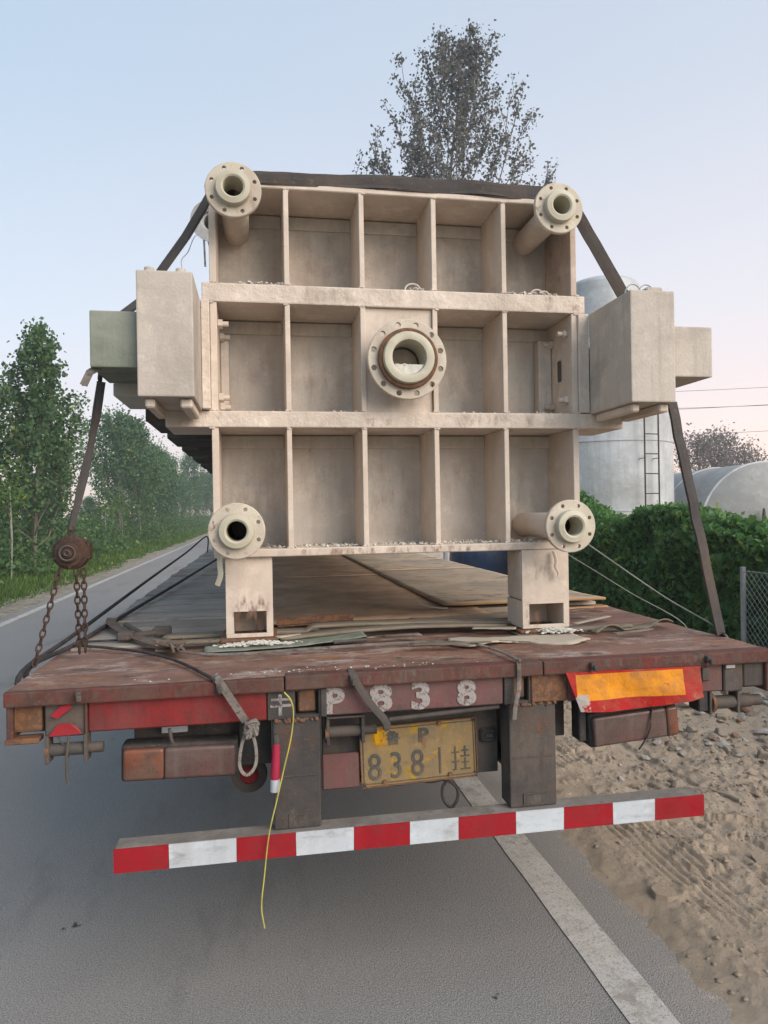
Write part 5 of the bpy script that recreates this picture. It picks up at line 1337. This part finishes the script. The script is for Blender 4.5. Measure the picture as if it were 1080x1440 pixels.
def scraps():
    zb = 1.206
    for k in range(4):
        y = 1.02 + k * 2.46
        sheet('plywood_sheet', -.62 + .02 * k, .60 + .02 * k, y, y + 2.44, zb, .011, 'ply_brown', ('nearest dark brown plywood sheet under the load' if k == 0 else 'dark brown plywood sheet, number %s from the rear in its row' % ('second', 'third', 'fourth')[k - 1]).replace('number ', ''), 'plywood sheet', amp=.002, edge=.012, seed=k + 2)
        y = 1.27 + k * 2.46
        if k < 3:
            sheet('plywood_sheet', .42 + .01 * k, 1.36, y, y + 2.44, zb + .013, .013, 'ply_light', ('nearest pale plywood sheet with a torn orange edge' if k == 0 else 'pale plywood sheet, %s from the rear on the right side' % ('second', 'third')[k - 1]), 'plywood sheet', amp=.002, edge=.02, seed=k + 12, edge_mat='wood_edge', curl=(lambda a, b: .012 * (1 - b) ** 8) if k == 0 else None)
    sheet('plywood_offcut', .16, .78, .90, 1.26, zb, .008, 'ply_light', 'pale plywood offcut showing under the torn sheet behind the slats', 'plywood sheet', amp=.002, edge=.05, seed=31, rot=R(3))
    # torn splinter curling up at the end of the light sheet
    sheet('wood_splinter', .255, .425, 1.24, 1.275, zb + .012, .006, 'board_pale', 'splinter of veneer curling up at the torn sheet end', 'splinter', nx=12, ny=4, amp=.001, seed=4, curl=lambda a, b: .035 * (1 - a) ** 2)
    # weathered slats across the rear
    sheet('wooden_slat', -1.02, -.72, .60, .66, 1.202, .014, 'slat_grey', 'short grey slat left of the left leg', 'slat', nx=20, ny=4, amp=.002, seed=5)
    sheet('wooden_slat', -1.00, .62, .725, .83, 1.206, .012, 'slat_grey', 'long weathered slat bowed across the rear deck behind the left leg', 'slat', nx=50, ny=5, amp=.003, seed=6, curl=lambda a, b: .022 * a * (1 - a) * 4 * (a > .4), edge=.01, rot=R(-1))
    sheet('wooden_slat', -.50, .55, .62, .70, 1.203, .012, 'slat_grey', 'weathered slat lying between the two legs in front of the long slat', 'slat', nx=40, ny=5, amp=.003, seed=9, curl=lambda a, b: .02 * np.sin(a * 3.1), edge=.01, rot=R(5))
    sheet('wooden_slat', .80, 1.10, .50, .56, 1.203, .012, 'slat_grey', 'short dark slat right of the right leg', 'slat', nx=20, ny=4, amp=.003, seed=15, rot=R(4))
    sheet('curved_plate', -.80, -.13, .45, .585, 1.194, .003, 'galvanised', 'thin curved grey green plate under the left leg', 'metal plate', nx=40, ny=8, amp=.001, seed=16, curl=lambda a, b: .030 * np.clip(a - .25, 0, 1) ** 2 * 1.6 + .004, rot=R(4), edge=.03)
    bpy.data.objects['curved_plate'].data.materials[0] = MATS['green_grey_paint']
    sheet('pale_board', .20, .80, .32, .50, 1.190, .007, 'board_pale', 'split pale board under the right leg', 'board', nx=40, ny=8, amp=.002, seed=18, edge=.10, curl=lambda a, b: .008 * np.sin(a * 7) * (1 - b), rot=R(-2))
    sheet('bark_strip', .88, 1.33, .50, .57, 1.196, .006, 'slat_grey', 'twisted bark strip near the right deck edge', 'strip', nx=36, ny=4, amp=.005, seed=19, rot=R(14), curl=lambda a, b: .03 * np.clip(np.sin(a * 9), 0, 1) * (1 - b * .8))
    sheet('veneer_strip', .86, 1.18, .74, .775, 1.203, .004, 'board_pale', 'narrow pale veneer strip slanting away from the right leg', 'strip', nx=24, ny=4, amp=.002, seed=20, rot=R(34))
    for k_, (x, y, w_, d_, rz, m_, l) in enumerate(((-.02, .52, .26, .035, R(8), 'slat_grey', 'thin grey lath lying across the middle of the rear deck'), (.47, .60, .20, .05, R(-12), 'board_pale', 'pale broken chip between the slats and the right leg'),
            (.18, .30, .34, .022, R(-4), 'slat_grey', 'dark lath near the rear edge above the painted number'), (1.02, .36, .22, .04, R(22), 'slat_grey', 'grey splinter on the rusty plate right of the pale board'),
            (-.42, .64, .18, .03, R(20), 'board_pale', 'pale sliver beside the curved plate'), (.95, .92, .30, .05, R(9), 'slat_grey', 'dark broken slat on the rusty plate behind the right leg'), (1.12, 1.12, .34, .06, R(4), 'wood_edge', 'orange broken board end near the right deck edge'),
            (.36, .78, .24, .03, R(-9), 'ply_brown', 'brown chip resting on the long weathered slat'))):
        sheet('wood_scrap', x - w_ / 2, x + w_ / 2, y - d_ / 2, y + d_ / 2, 1.212 + .004 * (k_ in (4, 7)), .004, m_, l, 'wood scrap', nx=16, ny=5, amp=.004, edge=.05, seed=40 + k_, rot=rz)
    # wooden packing under feet
    for (a, b_, c, d, l) in ((-.76, -.49, .565, .85, 'dark packing board under the left leg'), (.55, .85, .525, .80, 'rotten packing board under the right leg')):
        bm = B(); z1 = 1.2055 if a < 0 else 1.1935; box(bm, a, b_, c, d, 1.186, z1, .002, jit=.002)
        tagk(build('packing_board', bm, 'slat_grey', None, False, ((a + b_) / 2, (c + d) / 2, 1.186)), l, 'packing board')
    # rusty angle iron
    bm = B(); m = Matrix.Translation((-.315, .955, 1.216)) @ Matrix.Rotation(R(10), 4, 'Z')
    box(bm, -.19, .19, -.003, .003, 0, .035, .001, mat=m); box(bm, -.19, .19, -.04, -.0032, 0, .005, .001, mat=m)
    tagk(build('angle_iron', bm, 'rust_metal', None, False, (-.315, .955, 1.216)), 'red rusty angle iron lying beside the left leg', 'angle iron')
    # small iron bits between the slats
    bm = B(); tube(bm, lerp((-.28, .44, 1.214), (-.14, .47, 1.212), 3), .008, 6); tagk(build('iron_rod', bm, 'dark_metal', None, True, (-.28, .44, 1.21)), 'short dark rod on the deck in front of the slats', 'rod')
    # crumbs
    for (cx, cy, rx, ry, z, n, l) in ((-.60, .52, .15, .035, 1.206, 260, 'white crumbs heaped on the curved plate at the left foot'), (.74, .50, .11, .05, 1.205, 220, 'white crumbs spilled around the right foot'), (-.30, .05, .5, .03, 1.187, 45, 'pale grit scattered along the rear deck edge')):
        bm = B()
        for k in range(n):
            s = random.uniform(.003, .009) * (1 if n != 45 else .42); x = cx + random.gauss(0, .45) * rx; y = cy + random.gauss(0, .5) * ry
            bmesh.ops.create_icosphere(bm, subdivisions=1, radius=s, matrix=Matrix.Translation((x, y, z + random.random() * .012 * max(0, 1 - abs(x - cx) / rx))) @ Matrix.Diagonal((1.3, 1, .6, 1)))
        tagk(build('crumbs', bm, 'white_crumb', None, False, (cx, cy, z)), l, 'crumbs', kind='stuff')
scraps()

# ------------------------------------------------------------------ rubble, stones, sticks on the dirt
def gh(x, y): return float(dirt_h(np.array([x], dtype=float), np.array([y], dtype=float))[0])
def rock_mesh(seed, rough=.35, flat=.6, mat='stone', blocky=False):
    bm = B(); rd = np.random.default_rng(seed)
    bmesh.ops.create_icosphere(bm, subdivisions=3, radius=1)
    dirs = rd.normal(size=(22, 3)); dirs /= np.linalg.norm(dirs, axis=1, keepdims=True); dist = rd.uniform(.42, .85, 22)
    for v in bm.verts:
        p = np.array(v.co)
        for d, r_ in zip(dirs, dist):            # planar cuts give broken faces
            q = p @ d
            if q > r_: p = p - d * (q - r_)
        p = p * (1 + .02 * math.sin(p[0] * 19 + seed) * math.cos(p[1] * 18))
        v.co = Vector((p[0], p[1] * .8, p[2] * flat))
    me = bpy.data.meshes.new('rock'); bm.to_mesh(me); bm.free(); me.materials.append(MATS[mat])
    for p in me.polygons: p.use_smooth = True
    me.set_sharp_from_angle(angle=R(14)); return me
def rubble():
    kinds = [rock_mesh(s, mat=m) for s, m in ((1, 'stone'), (2, 'stone_pale'), (3, 'stone'), (4, 'brick_red'), (5, 'stone_pale'), (6, 'stone'))]
    def put(x, y, s, k, label, group=None, rz=None, z=0, name='rock'):
        o = link(name, kinds[k], None, (x, y, gh(x, y) + s * .08 + z)); o.scale = (s, s, s)
        o.rotation_euler = (random.uniform(-.3, .3), random.uniform(-.3, .3), random.uniform(0, 6) if rz is None else rz)
        tagk(o, label, 'rock', group)
    put(2.78, 2.95, .15, 1, 'large pale rock at the foot of the rubble heap')
    put(2.62, 3.25, .12, 0, 'dark hollow sided rock left of the large pale rock')
    put(3.02, 3.0, .11, 2, 'brown angular rock right of the large pale rock')
    put(2.45, 3.45, .085, 3, 'reddish brick chunk in the rubble behind the right lamp')
    put(2.30, 3.05, .07, 4, 'pale stone just right of the tail lamp')
    put(2.02, 2.0, .05, 1, 'flat white stone in the middle of the dirt')
    put(2.25, 2.05, .06, 0, 'flat grey stone right of the white stone')
    put(2.6, 1.95, .07, 2, 'wedge shaped stone near the right photo edge')
    put(1.93, 1.50, .07, 5, 'flat stone just beyond the right end of the bumper')
    n = 0
    while n < 70:
        x = random.gauss(3.0, .6); y = random.gauss(3.15, .6)
        if x < 1.9 or y < 1.9 or x > 5.2: continue
        s = abs(random.gauss(.045, .035)) + .02
        put(x, y, s, random.randrange(6), 'broken stone in the rubble heap right of the trailer', 'stones of the rubble heap', z=random.uniform(0, .03)); n += 1
    for k_ in range(70):
        x = random.gauss(2.72, .22); y = random.gauss(3.45, .32); s_ = random.uniform(.04, .11)
        put(x, y, s_, random.choice((1, 4, 0, 1, 3)), 'pale broken stone in the dense heap behind the right lamp', 'pale rubble behind the right lamp', z=s_ * .35)
    for k_ in range(44):
        x = random.uniform(2.1, 3.6); y = random.uniform(1.7, 3.0); s_ = random.uniform(.03, .09)
        put(x, y, s_, random.choice((0, 2, 5, 1, 3)), 'broken piece of concrete lying loose on the dirt before the heap', 'loose chunks before the rubble heap', z=s_ * .2)
    n = 0
    while n < 90:
        x = 1.35 + random.random() ** .7 * 2.2; y = -.1 + random.random() * 3.0
        s = abs(random.gauss(.016, .014)) + .008 + .012 * max(0, x - 2)
        put(x, y, s, random.randrange(6), 'small stone scattered on the sandy shoulder', 'stones scattered on the shoulder'); n += 1
    # gravel too small to pick apart
    N_ = 7000; x = 1.2 + np.abs(rng.normal(0, 1.3, N_)); y = -.6 + 6 * rng.random(N_); z = dirt_h(x, y); s = (.0025 + .006 * rng.random(N_) ** 3) * (1 + np.clip(x - 1.8, 0, 2) * .9)
    base = np.array([[1, 0, 0], [-1, 0, 0], [0, 1, 0], [0, -1, 0], [0, 0, .7], [0, 0, -.7]], float)
    Fb = np.array([[0, 2, 4], [2, 1, 4], [1, 3, 4], [3, 0, 4], [2, 0, 5], [1, 2, 5], [3, 1, 5], [0, 3, 5]])
    jit = 1 + rng.uniform(-.4, .4, (N_, 6, 1)); V = np.stack([x, y, z], 1)[:, None] + base[None] * s[:, None, None] * jit
    a = rng.random(N_) * 6.28; 
    F = (Fb[None] + (np.arange(N_) * 6)[:, None, None]).reshape(-1, 3)
    tagk(link('gravel', np_mesh('gravel', V.reshape(-1, 3), F, 'stone')), 'loose gravel and clods on the sandy shoulder', 'gravel', kind='stuff')
    # clods of dried soil
    N2 = 2600; cx_ = 1.02 + np.abs(rng.normal(0, 1.2, N2)); cy_ = -.7 + 5.2 * rng.random(N2); keep = fbm(cx_, cy_, 1.4, 4, .6, 72) > -.03; cx_, cy_ = cx_[keep], cy_[keep]; N2 = len(cx_)
    cz_ = np.maximum(dirt_h(cx_, cy_), .001); cs_ = .005 + .017 * rng.random(N2) ** 3 * (1 + np.clip(cx_ - 1.7, 0, 1.5)); jit = 1 + rng.uniform(-.45, .45, (N2, 6, 3)); rt = rng.random(N2) * 6.28
    Vb = base[None] * cs_[:, None, None] * jit; Vr = Vb.copy(); Vr[..., 0] = Vb[..., 0] * np.cos(rt)[:, None] - Vb[..., 1] * np.sin(rt)[:, None]; Vr[..., 1] = Vb[..., 0] * np.sin(rt)[:, None] + Vb[..., 1] * np.cos(rt)[:, None]
    Vr[..., 2] *= .55; Vr += np.stack([cx_, cy_, cz_], 1)[:, None]
    F2_ = (Fb[None] + (np.arange(N2) * 6)[:, None, None]).reshape(-1, 3)
    tagk(link('clods', np_mesh('clods', Vr.reshape(-1, 3), F2_, 'dirt')), 'loose clods of dried soil strewn over the sandy shoulder', 'clods', kind='stuff')
    for (x, y, L, rz, w_, l) in ((2.06, 1.22, .17, R(115), .010, 'pale stick lying on the dirt right of the bumper'), (1.78, 2.35, .18, R(160), .014, 'broken slat on the dirt under the tail lamp')):
        bm = B(); z = gh(x, y) + .012; d = Vector((math.cos(rz), math.sin(rz), .04)) * L / 2
        tube(bm, [Vector((x, y, z)) - d, Vector((x + .006, y, z + .004)), Vector((x, y, z)) + d], w_, 7, w_ * .7)
        tagk(build('stick', bm, 'board_pale', None, False, (x, y, z)), l, 'stick')
    # crust slabs on the dirt
    for k, (x, y, s, l) in enumerate(((1.16, .40, .055, 'triangular dried mud slab near the road edge'), (1.80, .58, .06, 'dried mud slab at the lower right edge'), (1.62, 1.05, .05, 'thin dried mud slab below the bumper end'))):
        bm = B(); nn = 7; top = []; bot = []
        for i in range(nn):
            a = 6.283 * i / nn; r_ = s * random.uniform(.7, 1.25); z = gh(x, y)
            top.append(bm.verts.new((x + r_ * math.cos(a), y + r_ * 1.2 * math.sin(a), z + .018))); bot.append(bm.verts.new((x + r_ * 1.1 * math.cos(a), y + r_ * 1.3 * math.sin(a), z - .01)))
        bm.faces.new(top); bm.faces.new(bot[::-1])
        for i in range(nn): bm.faces.new((top[i], bot[i], bot[(i + 1) % nn], top[(i + 1) % nn]))
        tagk(build('mud_slab', bm, 'dirt', None, False, (x, y, gh(x, y))), l, 'mud slab')
rubble()
